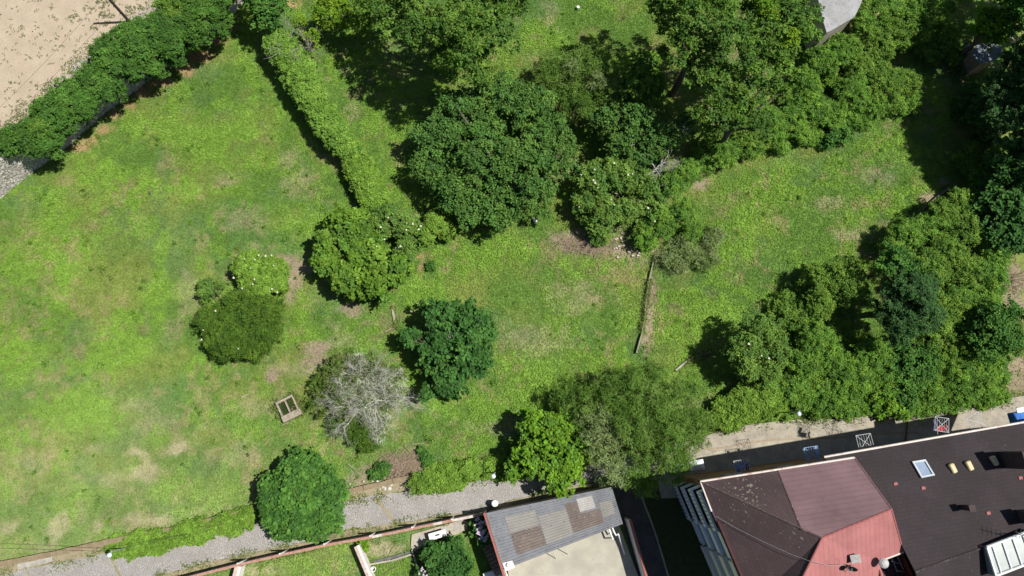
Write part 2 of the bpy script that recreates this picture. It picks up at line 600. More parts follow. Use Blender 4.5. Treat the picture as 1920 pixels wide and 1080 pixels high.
def cobble_mat(name='cobbles', rot=12, sc=(9.0, 4.2, 6), c1=(0.30, 0.287, 0.275), c2=(0.375, 0.36, 0.345), cj=(0.255, 0.24, 0.215)):
    m, t, out = node_mat(name)
    N, L = t.nodes, t.links
    tc = N.new('ShaderNodeTexCoord')
    mp = N.new('ShaderNodeMapping')
    mp.inputs['Rotation'].default_value = (0, 0, math.radians(rot))
    mp.inputs['Scale'].default_value = sc
    L.new(tc.outputs['Object'], mp.inputs[0])
    v = N.new('ShaderNodeTexVoronoi')
    v.inputs['Scale'].default_value = 1.0
    L.new(mp.outputs[0], v.inputs['Vector'])
    e = N.new('ShaderNodeTexVoronoi')
    e.feature = 'DISTANCE_TO_EDGE'
    e.inputs['Scale'].default_value = 1.0
    L.new(mp.outputs[0], e.inputs['Vector'])
    cr = N.new('ShaderNodeValToRGB')
    cr.color_ramp.elements[0].color = (*c1, 1)
    cr.color_ramp.elements[1].color = (*c2, 1)
    L.new(v.outputs['Color'], cr.inputs[0])
    n = N.new('ShaderNodeTexNoise')
    n.inputs['Scale'].default_value = 0.6
    n.inputs['Detail'].default_value = 6
    L.new(tc.outputs['Object'], n.inputs['Vector'])
    r = N.new('ShaderNodeMapRange')
    r.inputs[1].default_value, r.inputs[2].default_value = 0.35, 0.7
    r.inputs[3].default_value, r.inputs[4].default_value = 0.88, 1.12
    L.new(n.outputs[0], r.inputs[0])
    mu = N.new('ShaderNodeMix')
    mu.data_type = 'RGBA'
    mu.blend_type = 'MULTIPLY'
    mu.inputs[0].default_value = 1
    L.new(cr.outputs[0], mu.inputs[6])
    L.new(r.outputs[0], mu.inputs[7])
    jr = N.new('ShaderNodeMapRange')
    jr.inputs[1].default_value, jr.inputs[2].default_value = 0.02, 0.16
    L.new(e.outputs[0], jr.inputs[0])
    mj = N.new('ShaderNodeMix')
    mj.data_type = 'RGBA'
    mj.inputs[6].default_value = (*cj, 1)
    L.new(jr.outputs[0], mj.inputs[0])
    L.new(mu.outputs[2], mj.inputs[7])
    b = N.new('ShaderNodeBsdfPrincipled')
    b.inputs['Roughness'].default_value = 0.85
    L.new(mj.outputs[2], b.inputs['Base Color'])
    bp = N.new('ShaderNodeBump')
    bp.inputs['Distance'].default_value = 0.05
    bp.inputs['Strength'].default_value = 0.5
    L.new(jr.outputs[0], bp.inputs['Height'])
    L.new(bp.outputs[0], b.inputs['Normal'])
    L.new(b.outputs[0], out.inputs[0])
    return m


def course_mat(name, c1, c2, cm, ang, bw, bh, rough=0.75, lich=None, lth=(0.66, 0.72), lscale=9.0, spec=0.25, broad=0.3):
    """tile courses: brick pattern laid along the roof, broad weathering, pale lichen spots"""
    m, t, out = node_mat(name)
    N, L = t.nodes, t.links
    tc = N.new('ShaderNodeTexCoord')
    mp = N.new('ShaderNodeMapping')
    mp.inputs['Rotation'].default_value = (0, 0, ang)
    L.new(tc.outputs['Object'], mp.inputs[0])
    br = N.new('ShaderNodeTexBrick')
    br.inputs['Scale'].default_value = 1.0
    br.inputs['Color1'].default_value = (*c1, 1)
    br.inputs['Color2'].default_value = (*c2, 1)
    br.inputs['Mortar'].default_value = (*cm, 1)
    br.inputs['Brick Width'].default_value = bw
    br.inputs['Row Height'].default_value = bh
    br.inputs['Mortar Size'].default_value = bh * 0.1
    br.inputs['Mortar Smooth'].default_value = 0.5
    L.new(mp.outputs[0], br.inputs['Vector'])
    n = N.new('ShaderNodeTexNoise')
    n.inputs['Scale'].default_value = broad
    n.inputs['Detail'].default_value = 7
    n.inputs['Roughness'].default_value = 0.65
    L.new(tc.outputs['Object'], n.inputs['Vector'])
    r = N.new('ShaderNodeMapRange')
    r.inputs[1].default_value, r.inputs[2].default_value = 0.32, 0.7
    r.inputs[3].default_value, r.inputs[4].default_value = 0.78, 1.28
    L.new(n.outputs[0], r.inputs[0])
    mu = N.new('ShaderNodeMix')
    mu.data_type = 'RGBA'
    mu.blend_type = 'MULTIPLY'
    mu.inputs[0].default_value = 1
    L.new(br.outputs[0], mu.inputs[6])
    L.new(r.outputs[0], mu.inputs[7])
    last = mu.outputs[2]
    if lich:
        n2 = N.new('ShaderNodeTexNoise')
        n2.inputs['Scale'].default_value = lscale
        n2.inputs['Detail'].default_value = 3
        L.new(tc.outputs['Object'], n2.inputs['Vector'])
        n3 = N.new('ShaderNodeTexNoise')
        n3.inputs['Scale'].default_value = 0.35
        n3.inputs['Detail'].default_value = 4
        L.new(tc.outputs['Object'], n3.inputs['Vector'])
        a = N.new('ShaderNodeMath')
        a.operation = 'MULTIPLY_ADD'
        a.inputs[1].default_value = 0.45
        L.new(n3.outputs[0], a.inputs[0])
        L.new(n2.outputs[0], a.inputs[2])
        r2 = N.new('ShaderNodeMapRange')
        r2.inputs[1].default_value, r2.inputs[2].default_value = lth[0] + 0.23, lth[1] + 0.23
        L.new(a.outputs[0], r2.inputs[0])
        ml = N.new('ShaderNodeMix')
        ml.data_type = 'RGBA'
        ml.inputs[7].default_value = (*lich, 1)
        L.new(r2.outputs[0], ml.inputs[0])
        L.new(last, ml.inputs[6])
        last = ml.outputs[2]
    b = N.new('ShaderNodeBsdfPrincipled')
    b.inputs['Roughness'].default_value = rough
    b.inputs['Specular IOR Level'].default_value = spec
    L.new(last, b.inputs['Base Color'])
    L.new(b.outputs[0], out.inputs[0])
    return m


CONC = stone('pale_concrete', (0.40, 0.365, 0.29), (0.31, 0.28, 0.225), 1.1, 0.9, c3=(0.25, 0.23, 0.19), scale2=5)
CONC2 = stone('street_concrete', (0.36, 0.325, 0.265), (0.27, 0.245, 0.20), 1.4, 0.9, c3=(0.22, 0.2, 0.165), scale2=6)
CONCD = stone('terrace_concrete', (0.41, 0.39, 0.32), (0.33, 0.315, 0.265), 0.9, 0.9, c3=(0.35, 0.335, 0.27), scale2=3)
WHITE = stone('white_paint', (0.62, 0.60, 0.56), (0.74, 0.72, 0.69), 3, 0.7, c3=(0.5, 0.47, 0.43), scale2=9)
WHITEP = stone('white_plastic', (0.78, 0.78, 0.77), (0.72, 0.72, 0.70), 5, 0.5)
PINKW = stone('pinkish_wall', (0.48, 0.37, 0.33), (0.56, 0.47, 0.42), 3, 0.85, c3=(0.4, 0.27, 0.22), scale2=8)
TERRA = stone('terracotta', (0.34, 0.17, 0.125), (0.40, 0.24, 0.19), 4, 0.8, c3=(0.45, 0.36, 0.30), scale2=11)
REDP = stone('red_edging', (0.34, 0.115, 0.085), (0.27, 0.10, 0.08), 4, 0.7)
DARKM = stone('dark_metal', (0.035, 0.032, 0.03), (0.05, 0.047, 0.045), 5, 0.7)
PALEM = stone('pale_metal', (0.56, 0.57, 0.58), (0.48, 0.49, 0.5), 6, 0.5)
GREYM = stone('grey_metal', (0.30, 0.31, 0.32), (0.24, 0.25, 0.26), 6, 0.5, spec=0.5)
WOODB = stone('weathered_wood', (0.20, 0.14, 0.10), (0.28, 0.21, 0.155), 6, 0.9)
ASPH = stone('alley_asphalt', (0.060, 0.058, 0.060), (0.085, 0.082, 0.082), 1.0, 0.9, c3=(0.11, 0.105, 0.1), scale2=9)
ROCK = stone('field_stone', (0.40, 0.375, 0.33), (0.30, 0.28, 0.245), 1.6, 0.95, c3=(0.21, 0.20, 0.175), scale2=5, bump=0.6)
EARTH = stone('dry_verge', (0.30, 0.255, 0.17), (0.22, 0.20, 0.12), 0.9, 0.95, c3=(0.14, 0.16, 0.06), scale2=4, bump=0.4)
SAND = stone('sandy_lot', (0.44, 0.365, 0.275), (0.37, 0.305, 0.225), 0.7, 0.95, c3=(0.31, 0.265, 0.19), scale2=6, bump=0.4, th=(0.3, 0.7))
GLASS = stone('dim_glass', (0.10, 0.15, 0.22), (0.16, 0.22, 0.31), 2, 0.2, spec=0.6, bump=0)

COB = cobble_mat()
sheet('lane', LANE_UP, LANE_DN, 0.045, COB, 'grey cobbled lane along the bottom of the meadow', n=90, m=6, jag=0.05)
sheet('verge', LANE_DN[:13], VERGE_DN, 0.06, EARTH, 'dry earth verge between the cobbled lane and the garden wall', n=80, m=2, jag=0.05)
sheet('bank', [(x, y - 18) for x, y in LANE_UP[:12]], LANE_UP[:12], 0.05, EARTH, 'narrow earth strip between lane and low stone wall', n=70, m=2, jag=0.05, seed=4)
sheet('street', [(1225, 868), (1300, 828), (1340, 810), (1400, 797), (1480, 788), (1600, 784), (1700, 769), (1800, 763), (1920, 742), (2100, 700)],
      [(1240, 935), (1340, 930), (1480, 910), (1600, 890), (1700, 870), (1800, 850), (1920, 830), (2100, 800)], 0.05, CONC2, 'concrete street along the apartment building', n=60, m=4)
sheet('street', [(1262, 868), (1340, 848), (1400, 832), (1480, 824), (1570, 821), (1640, 814), (1720, 812), (1920, 800)],
      [(1240, 935), (1340, 930), (1480, 910), (1600, 890), (1720, 868), (1920, 830)], 0.09, CONC, 'paler smooth concrete carriageway strip of the street', n=60, m=3)
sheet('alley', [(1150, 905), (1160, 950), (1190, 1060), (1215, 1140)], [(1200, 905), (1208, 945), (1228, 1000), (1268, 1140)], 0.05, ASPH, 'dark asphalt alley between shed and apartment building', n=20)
sheet('shade_strip', [(1206, 930), (1211, 945), (1223, 975), (1235, 1010), (1253, 1070), (1275, 1140)], [(1285, 905), (1290, 930), (1300, 975), (1312, 1010), (1330, 1070), (1350, 1140)], 0.04, stone('lawn_painted_shade', (0.035, 0.048, 0.016), (0.05, 0.06, 0.024), 3, 0.95, bump=0.4), 'lawn strip with painted building shade between alley kerb and apartment building', n=30, jag=0.03)  # near-black colour stands in for the building's shade on this lawn strip
mb = MB()
kp = [P(x, y, 0.12) for x, y in [(1203, 930), (1208, 945), (1220, 975), (1232, 1010), (1250, 1070), (1272, 1140)]]
for a, b in zip(kp[:-1], kp[1:]):
    mb.strip(a, b, 0.12, -0.1, 0.13)
tag(mb.build('kerb', CONC), 'thin pale kerb along the shaded alley', None, None, 'structure')
mb = MB()
kp = [P(x, y, 0.1) for x, y in [(1300, 845), (1370, 838), (1400, 830), (1460, 824), (1570, 820.5), (1640, 813.5), (1720, 811)]]
for a, b in zip(kp[:-1], kp[1:]):
    mb.strip(a, b, 0.14, -0.02, 0.13)
tag(mb.build('kerb', stone('old_kerb', (0.34, 0.27, 0.19), (0.27, 0.22, 0.16), 3)), 'low brownish kerb line along the middle of the street', None, None, 'structure')
mb = MB()
for a, b, w in (((704, 932), (742, 982), 0.26), ((48, 1066), (64, 1090), 0.12), ((205, 1040), (232, 1092), 0.2)):
    mb.strip(P(*a), P(*b), w, 0.02, 0.052)
tag(mb.build('drain', EARTH), 'narrow drain strips crossing the cobbled lane', None, None, 'structure')

# sandy lot behind the retaining wall
WF = np.array([P(x, y, 0.0)[:2] for x, y in WALL_FOOT])
mb = MB()
poly = [tuple(p) for p in WF] + [(-40, 75), (-110, 75), (-110, 5)]
d_in = np.array([-0.55, 0.83])
mb.prism([tuple(np.array(p) + (d_in * 0.9 if i < len(WF) else 0)) for i, p in enumerate(poly)], -0.3, SAND_Z)
o = mb.build('sandy_lot', SAND)
tag(o, 'raised sandy lot behind the stone wall at top left', None, None, 'structure')
r = np.random.default_rng(8)
mb = MB()
wfp = resample(WF, 260)
rows = 14
tan_ = np.gradient(wfp, axis=0)
nn_ = unit(np.stack([-tan_[:, 1], tan_[:, 0]], -1))
nn_ *= np.sign(nn_ @ d_in)[:, None]
vs = []
for k in range(rows + 3):
    zz = -0.2 + min(k, rows) * (SAND_Z + 0.2) / rows
    dep = 0.03 * min(k, rows) + (0.3 * (k - rows) if k > rows else 0)
    q = wfp + nn_ * (dep + r.uniform(-0.05, 0.05, (len(wfp), 1)))
    vs += [(q[i][0], q[i][1], zz + r.uniform(-0.07, 0.07)) for i in range(len(wfp))]
n = len(wfp)
mb.add(vs, [(k * n + i, k * n + i + 1, (k + 1) * n + i + 1, (k + 1) * n + i) for k in range(rows + 2) for i in range(n - 1)])
ow = mb.build('stone_wall', cobble_mat('masonry', -38, (1.9, 4.0, 4.2), (0.38, 0.36, 0.32), (0.60, 0.57, 0.51), (0.22, 0.205, 0.175)))
so = ow.modifiers.new('thickness', 'SOLIDIFY')
so.thickness = 0.25
tag(ow, 'pale rough stone retaining wall holding up the sandy lot', 'wall')

# stones on the lot edge
def scatter_stones(name, label, pts, n, z, size, mat, seed, spread=0.6):
    r = np.random.default_rng(seed)
    mb = MB()
    pp = resample(pts, 200)
    for k in range(n):
        q = P(*pp[r.integers(0, 200)], z)
        q[:2] += r.normal(0, spread * 0.5, 2)
        s = r.uniform(0.4, 1.2) * size
        ico = unit(r.normal(size=(8, 3)))
        base = np.array([[-1, -1, -.4], [1, -1, -.4], [1, 1, -.4], [-1, 1, -.4], [-.7, -.7, .5], [.7, -.7, .5], [.7, .7, .5], [-.7, .7, .5]]) + ico * 0.3
        a = r.uniform(0, 3.14)
        R = np.array([[math.cos(a), -math.sin(a), 0], [math.sin(a), math.cos(a), 0], [0, 0, 1]])
        vs = (base * np.array([s, s * r.uniform(.5, 1), s * .6])) @ R.T + q
        mb.add(vs, [(3, 2, 1, 0), (4, 5, 6, 7), (0, 1, 5, 4), (1, 2, 6, 5), (2, 3, 7, 6), (3, 0, 4, 7)])
    return tag(mb.build(name, mat), label, 'stones', None, 'stuff')


scatter_stones('rubble', 'loose rubble strip between the laurels and the sandy lot', [(98, 182), (135, 140), (165, 118), (186, 106)], 190, SAND_Z, 0.16, ROCK, 3, 0.7)
scatter_stones('rubble', 'rubble along the lot edge beyond the utility pole', [(240, 44), (270, 28), (300, 10), (312, -8)], 140, SAND_Z, 0.15, ROCK, 4, 0.6)
scatter_stones('rubble', 'pale stones lying among the low bushes by the concrete edging', [(1190, 345), (1212, 370), (1222, 400), (1180, 408), (1150, 462), (1185, 472), (1205, 480)], 55, 0.05, 0.11, stone('pale_stone', (0.5, 0.43, 0.36), (0.42, 0.34, 0.28), 4), 5, 0.9)
scatter_stones('rubble', 'white stones scattered on the earth above the lane wall', [(655, 910), (672, 905), (690, 900), (745, 912), (762, 905)], 16, 0.08, 0.13, stone('white_stone', (0.62, 0.58, 0.52), (0.5, 0.46, 0.4), 4), 6, 0.5)

# grass tufts on the sand
def lot_weeds():
    r = np.random.default_rng(21)
    n = 90000
    x = r.uniform(-56, -30, n)
    y = r.uniform(14, 46, n)
    dens = sstep(0.5, 0.66, fbm(x, y, 1.0, 71, 3)) * sstep(0.35, 0.6, fbm(x, y, 5, 73, 2))
    q = np.min(np.linalg.norm(np.stack([x, y], -1)[:, None] - resample(WF, 60)[None], axis=-1), axis=1)
    dens = np.maximum(np.maximum(dens * 0.3, 0.02 * (fbm(x, y, 3, 79) > 0.4)), 0.5 * sstep(5.0, 2.2, q) * sstep(0.3, 0.6, fbm(x, y, 1.2, 75, 3)))
    k = (r.random(n) < dens) & inpoly(x, y, [tuple(np.array(p) + (d_in * 0.8 if i < len(WF) else 0)) for i, p in enumerate(poly)])
    x, y = x[k], y[k]
    m = 5
    x = np.repeat(x, m) + r.normal(0, 0.08, len(x) * m)
    y = np.repeat(y, m) + r.normal(0, 0.08, len(y) * m)
    n = len(x)
    c = np.stack([x, y, np.full(n, SAND_Z + 0.06)], -1)
    nr = unit(r.normal(size=(n, 3)) * 0.6 + [0, 0, 1])
    t = unit(np.cross(nr, unit(r.normal(size=(n, 3)))))
    b = np.cross(nr, t)
    V = np.stack([c - t * .07, c + b * .03, c + t * .07, c - b * .03], 1)
    C = np.array([[0.13, 0.16, 0.05]]) * r.uniform(0.6, 1.5, (n, 1)) + r.uniform(0, 0.06, (n, 1))
    tag(link_mesh('weeds', quads_mesh('weeds', V, C), BLADE), 'sparse dry weeds growing on the sandy lot', 'weeds', None, 'stuff')


lot_weeds()

# low stone wall along the upper side of the lane
mb = MB()
wp = [P(x, y, 0.45) for x, y in resample([(-60, 1072), (0, 1058), (47, 1049), (204, 1016), (330, 992), (480, 955), (560, 938), (640, 924), (700, 911), (770, 896), (830, 884), (905, 868)], 70)]
for a, b in zip(wp[:-1], wp[1:]):
    w = 0.42 + r.uniform(-0.06, 0.06)
    mb.strip(a, b, w, -0.2, 0.42 + r.uniform(-0.05, 0.05), side=r.uniform(-0.03, 0.03))
tag(mb.build('low_wall', stone('mossy_wall', (0.25, 0.19, 0.12), (0.19, 0.155, 0.09), 2, 0.95, c3=(0.33, 0.28, 0.2), bump=0.5)), 'low mossy stone wall on the meadow side of the lane', 'wall')
mb = MB()
mb.strip(P(32, 1062, 0.3), P(97, 1046, 0.3), 0.6, -0.05, 0.3)
tag(mb.build('stone_slab', ROCK, bevel=0.03), 'pale grey slab beside the lane at bottom left', 'slab')

# concrete edging and stone line in the meadow
mb = MB()
ep = [P(x + 1.5 * math.sin(y * .7), y, 0.2) for x, y in [(1227, 478), (1222, 510), (1214, 555), (1208, 595), (1201, 630), (1195, 662)]]
for a, b in zip(ep[:-1], ep[1:]):
    mb.strip(a, b, 0.12 + r.uniform(-0.03, 0.03), -0.2, 0.2 + r.uniform(-0.05, 0.05))
tag(mb.build('edging_wall', stone('weathered_edge', (0.27, 0.265, 0.20), (0.18, 0.19, 0.11), 2.5, 0.95, c3=(0.12, 0.16, 0.05), scale2=6)), 'thin pale concrete edging running down through the meadow', 'edging')
mb = MB()
ep = [P(x, y, 0.3) for x, y in [(1268, 694), (1285, 680), (1305, 668), (1334, 660)]]
for a, b in zip(ep[:-1], ep[1:]):
    mb.strip(a, b, 0.15, -0.2, 0.18 + r.uniform(-0.04, 0.04))
tag(mb.build('edging_wall', ROCK), 'short curved stone edging leading into the round elder shadow', 'edging')
mb = MB()
for a, b, w in (((1782, 350), (1738, 386), 0.16), ((1738, 386), (1712, 412), 0.16)):
    mb.strip(P(*a, 0.3), P(*b, 0.3), w, -0.2, 0.3)
tag(mb.build('edging_wall', stone('old_mossy', (0.2, 0.17, 0.13), (0.13, 0.14, 0.08), 3)), 'mossy old edging at the upper corner of the thicket', 'edging')


# ------------------------------------------------------------------ walled garden
gw = [(310, 1094), (452, 1058), (530, 1040), (612, 1022), (697, 1007), (775, 991), (848, 976), (906, 964)]
gwp = [P(x, y, 1.5) for x, y in gw]
e = empty('garden_wall', [*gwp[3][:2], 0], 'long garden wall with terracotta coping and tall white posts', 'wall')
mb, cp, cw = MB(), MB(), MB()
for i, (a, b) in enumerate(zip(gwp[:-1], gwp[1:])):
    mb.strip(a, b, 0.16, -0.1, 1.46)
    n = 4
    for k in range(n):
        q0 = a + (b - a) * (k / n)
        q1 = a + (b - a) * ((k + 0.985) / n)
        (cp if r.random() < (0.96 if i < 4 else 0.45) else cw).strip(q0, q1, 0.2, 1.463, 1.51)
mb.build('wall_body', PINKW, e)
c = cp.build('coping', TERRA, e)
c = cw.build('coping', stone('faded_coping', (0.50, 0.43, 0.38), (0.58, 0.52, 0.47), 3, 0.8, c3=(0.42, 0.32, 0.27), scale2=7), e)
c['label'] = 'whitewashed lengths of coping'
for a in gwp[1:-1]:
    mb = MB()
    mb.obox(a + np.array([0.0, 0.17, 0]), (1, 0), (0, 1), 0.12, 0.12, -0.1, 2.3)
    mb.build('post', WHITE, e, bevel=0.01)


def divider(label, a, b, w, h):
    pa, pb = P(*a, h), P(*b, h)
    e = empty('divider_wall', [*(pa[:2] + pb[:2]) / 2, 0], label, 'wall', 'divider walls in the gardens')
    mb = MB()
    mb.strip(pa, pb, w, -0.1, h - 0.06)
    mb.build('wall_body', WHITE, e)
    mb = MB()
    L = np.linalg.norm(pb - pa)
    n = max(2, int(L / 0.45))
    for k in range(n):
        mb.strip(pa + (pb - pa) * k / n, pa + (pb - pa) * (k + 0.96) / n, w * 0.55, h - 0.057, h + r.uniform(0, 0.03), side=-w * 0.2)
    mb.build('coping', PINKW, e)


divider('pink topped white divider wall beside the garden plot', (668, 1024), (699, 1098), 0.42, 1.0)
divider('short white divider wall at the bottom edge left of the lawn', (446, 1062), (436, 1100), 0.5, 1.0)
mb = MB()
mb.strip(P(684, 1060, 0.2), P(735, 1051, 0.2), 0.12, -0.1, 0.2)
mb.strip(P(735, 1051, 0.2), P(773, 1039, 0.2), 0.14, -0.1, 0.24)
mb.strip(P(772, 1031, 0.2), P(782, 1062, 0.2), 0.10, -0.1, 0.2)
tag(mb.build('plot_edging', CONC), 'pale concrete edging around the garden plot', 'edging')
mb = MB()
mb.prism(W([(700, 1052), (735, 1043), (768, 1034), (772, 1037), (735, 1049), (702, 1057)], 0.03), -0.02, 0.035)
tag(mb.build('plot_soil', stone('dark_sheet', (0.10, 0.105, 0.11), (0.17, 0.17, 0.17), 2, 0.6)), 'dark weed sheet strip in the garden plot', 'sheet')
mb = MB()
c0 = P(700, 1067, 0.3)
mb.lathe([c0[0], c0[1], -0.05], [(0.16, 0), (0.2, 0.42), (0.22, 0.44), (0.18, 0.44), (0.15, 0.1)], 12)
tag(mb.build('bucket', WHITEP, smooth=False), 'white bucket by the divider wall', 'bucket')
mb = MB()
mb.tube([P(716, 1078, 0.05), P(746, 1061, 0.1)], 0.025, 0.02)
tag(mb.build('cane', WOODB), 'pale cane lying on the garden grass', 'cane')
mb = MB()
mb.tube([P(737, 1026, 0.03), P(739, 1040, 0.75)], 0.03, 0.02)
tag(mb.build('stake', stone('pale_wood', (0.45, 0.38, 0.27), (0.38, 0.31, 0.22), 5)), 'wooden stake standing in the garden plot', 'stake')

# paving and table
mb = MB()
mb.prism(W([(772, 1002), (868, 974), (878, 980), (876, 992), (860, 1001), (800, 1017), (777, 1034), (770, 1026)], 0.05), -0.2, 0.06)
tag(mb.build('paving', CONC), 'pale paved terrace in the walled garden', None, None, 'structure')
tile = stone('slate_tile', (0.30, 0.30, 0.31), (0.36, 0.36, 0.36), 3)
ax = unit(P(868, 974)[:2] - P(772, 1002)[:2])
ay = np.array([-ax[1], ax[0]])
for k, (x, y) in enumerate([(788, 1010), (806, 1002), (834, 994), (855, 988)]):
    mb = MB()
    d1, d2 = unit(ax + ay), unit(ax - ay)
    mb.obox(P(x, y, 0.06), d1, d2, 0.42, 0.42, 0.03, 0.066)
    tag(mb.build('slate_tile', tile), 'grey diamond tile set in the pale garden paving', 'tile', 'diamond tiles in the garden paving')
tc = P(820, 1003, 0.75)
e = empty('garden_table', [tc[0], tc[1], 0.06], 'white rectangular table on the pale garden paving', 'table')
mb = MB()
mb.obox(tc, ax, ay, 1.45, 0.55, 0.66, 0.75)
mb.build('tabletop', WHITEP, e, bevel=0.02)
for sx in (-0.5, 0.5):
    mb = MB()
    mb.obox(tc[:2] + ax * sx, ax, ay, 0.14, 0.42, 0.06, 0.657)
    mb.build('leg', WHITE, e)
mb = MB()
mb.obox(tc, ax, ay, 0.36, 0.12, 0.753, 0.757)
mb.build('inset', DARKM, e)

# ------------------------------------------------------------------ shed with corrugated roof
TL, TR, BR, BL = P(911, 962, 2.95), P(1147, 913, 2.95), P(1168, 982, 2.55), P(944, 1068, 2.55)


def corr_mat(name, c1, c2, c3):
    return stone(name, c1, c2, 1.2, 0.7, c3=c3, scale2=6, bump=0.1)


CB = corr_mat('grey_corrugated', (0.20, 0.21, 0.23), (0.245, 0.255, 0.275), (0.16, 0.165, 0.175))
CL = corr_mat('pale_corrugated', (0.31, 0.30, 0.275), (0.27, 0.262, 0.245), (0.24, 0.23, 0.215))
CN = corr_mat('brown_corrugated', (0.165, 0.135, 0.12), (0.205, 0.17, 0.15), (0.27, 0.24, 0.21))
CP = corr_mat('bright_corrugated', (0.47, 0.46, 0.44), (0.42, 0.41, 0.39), (0.36, 0.35, 0.33))


def rp(u, v):
    a = TL + (TR - TL) * u
    b = BL + (BR - BL) * u
    return a + (b - a) * v


def corr(u0, u1, v0, v1, dz, mat, name, parent, ridges=19, raw=None):
    n = max(4, int((v1 - v0) * ridges * 8))
    m = 12
    vs, fs = [], []
    for i in range(n + 1):
        v = v0 + (v1 - v0) * i / n
        for k in range(m + 1):
            p = rp(u0 + (u1 - u0) * k / m, v)
            p = p + np.array([0, 0, dz + 0.05 * math.sin(2 * math.pi * v * ridges)])
            vs.append(p)
    for i in range(n):
        for k in range(m):
            fs.append((i * (m + 1) + k, (i + 1) * (m + 1) + k, (i + 1) * (m + 1) + k + 1, i * (m + 1) + k + 1))
    mb = MB()
    mb.add(vs, fs)
    o = mb.build(name, mat, parent)
    so = o.modifiers.new('thickness', 'SOLIDIFY')
    so.thickness = 0.008
    return o


e = empty('shed', [*((TL + BR) / 2)[:2], 0], 'shed with grey corrugated roof patched by pale and brown sheets', 'shed')
corr(0, 1, 0, 1, 0, CB, 'roof', e)
for (u0, u1, v0, v1, mt, lb) in [(0.13, 0.37, 0.14, 0.44, CL, 'pale sheet at the left of the roof'), (0.135, 0.375, 0.45, 0.84, CN, 'brown sheet at the left of the roof'), (0.38, 0.605, 0.26, 0.84, CL, 'large pale sheet in mid roof'),
                                 (0.61, 0.70, 0.16, 0.44, CN, 'small brown sheet'), (0.705, 0.83, 0.10, 0.41, CP, 'whitest sheet'), (0.61, 0.86, 0.45, 0.80, CN, 'brown sheet at the right of the roof'), (0.865, 0.965, 0.32, 0.68, CL, 'small pale sheet near the right end')]:
    o = corr(u0, u1, v0, v1, 0.02, mt, 'roof_sheet', e)
    o['label'] = lb
mb = MB()
for u in np.arange(0.04, 1.0, 0.105):
    for v in (0.06, 0.28, 0.52, 0.76, 0.96):
        q = rp(u + r.uniform(-0.01, 0.01), v)
        mb.lathe([q[0], q[1], q[2] + 0.02], [(0.035, 0), (0.035, 0.05), (0.01, 0.06)], 6)
mb.build('roof_bolts', stone('rusty_bolt', (0.16, 0.09, 0.06), (0.24, 0.2, 0.17), 3), e)['kind'] = 'stuff'
mb = MB()
ins = lambda u, v: rp(u, v)[:2]
for a, b, zt in ((ins(0.01, 0.05), ins(0.985, 0.05), 2.84), (ins(0.985, 0.05), ins(0.985, 0.95), 2.45), (ins(0.01, 0.95), ins(0.4, 0.95), 2.42)):
    mb.strip(a, b, 0.18, -0.1, zt)
mb.build('wall', PINKW, e)
# boundary wall with red coping along the left side, terrace, right wall
ra, rb = P(908, 962, 3.1), P(953, 1105, 3.1)
e = empty('side_wall', [*((ra + rb) / 2)[:2], 0], 'tall side wall with red coping left of the corrugated roof', 'wall')
mb = MB()
mb.strip(ra, rb, 0.12, -0.1, 3.02)
mb.build('wall_body', PINKW, e)
mb = MB()
mb.strip(ra, rb, 0.17, 3.023, 3.1)
mb.build('coping', REDP, e)
mb = MB()
mb.prism([ins(0.02, 1.02), ins(0.99, 0.9), P(1215, 1130, 0.3)[:2], P(965, 1130, 0.3)[:2]], -0.1, 0.3)
tag(mb.build('terrace', CONCD), 'sunlit bare concrete terrace below the corrugated roof', None, None, 'structure')
ta, tb = P(1181, 975, 2.3), P(1214, 1090, 2.3)
e = empty('terrace_wall', [*((ta + tb) / 2)[:2], 0], 'white terrace wall with red coping beside the dark alley', 'wall')
mb = MB()
mb.strip(ta, tb, 0.2, -0.1, 2.22)
mb.build('wall_body', WHITE, e)
mb = MB()
mb.strip(ta, tb, 0.2, 2.223, 2.3, side=0.05)
mb.build('coping', REDP, e)
for lab, pts in (('straight white pipe running out from under the corrugated roof', [(1140, 986, 1.2), (1144, 998, 1.2), (1149, 1011, 1.2)]), ('bent white pipe next to the straight pipe', [(1146, 984, 1.2), (1151, 997, 1.2), (1155, 1004, 1.2), (1159, 1001, 1.2), (1161, 1006, 0.9), (1171, 1039, 0.5)])):
    mb = MB()
    mb.tube([P(*q) for q in pts], 0.07, 0.07, 7)
    mb.tube([P(*pts[-1]), np.array([*P(*pts[-1])[:2], 0.3])], 0.05, 0.05, 6)
    tag(mb.build('pipe', WHITEP), lab, 'pipe', 'white pipes on the terrace')
mb = MB()
mb.prism([tuple(P(x, y, 2.7)[:2]) for x, y in [(942, 1056), (960, 1051), (966, 1064), (948, 1071)]], 2.66, 2.70)
mb.lathe(list(P(953, 1059, 2.7)[:2]) + [2.703], [(0.14, 0), (0.17, 0.12), (0.1, 0.2), (0.02, 0.22)], 12)
tag(mb.build('vent_cap', WHITEP), 'white vent cap at the lower left corner of the corrugated roof', 'vent')
mb = MB()
for k in range(2):
    mb.tube([P(1037 + 22 * k, 1032 - 8 * k, 2.2), P(1043 + 22 * k, 1048 - 8 * k, 0.3)], 0.03, 0.03, 5)
tag(mb.build('props', WHITE), 'pair of thin white roof props in front of the terrace', 'props')
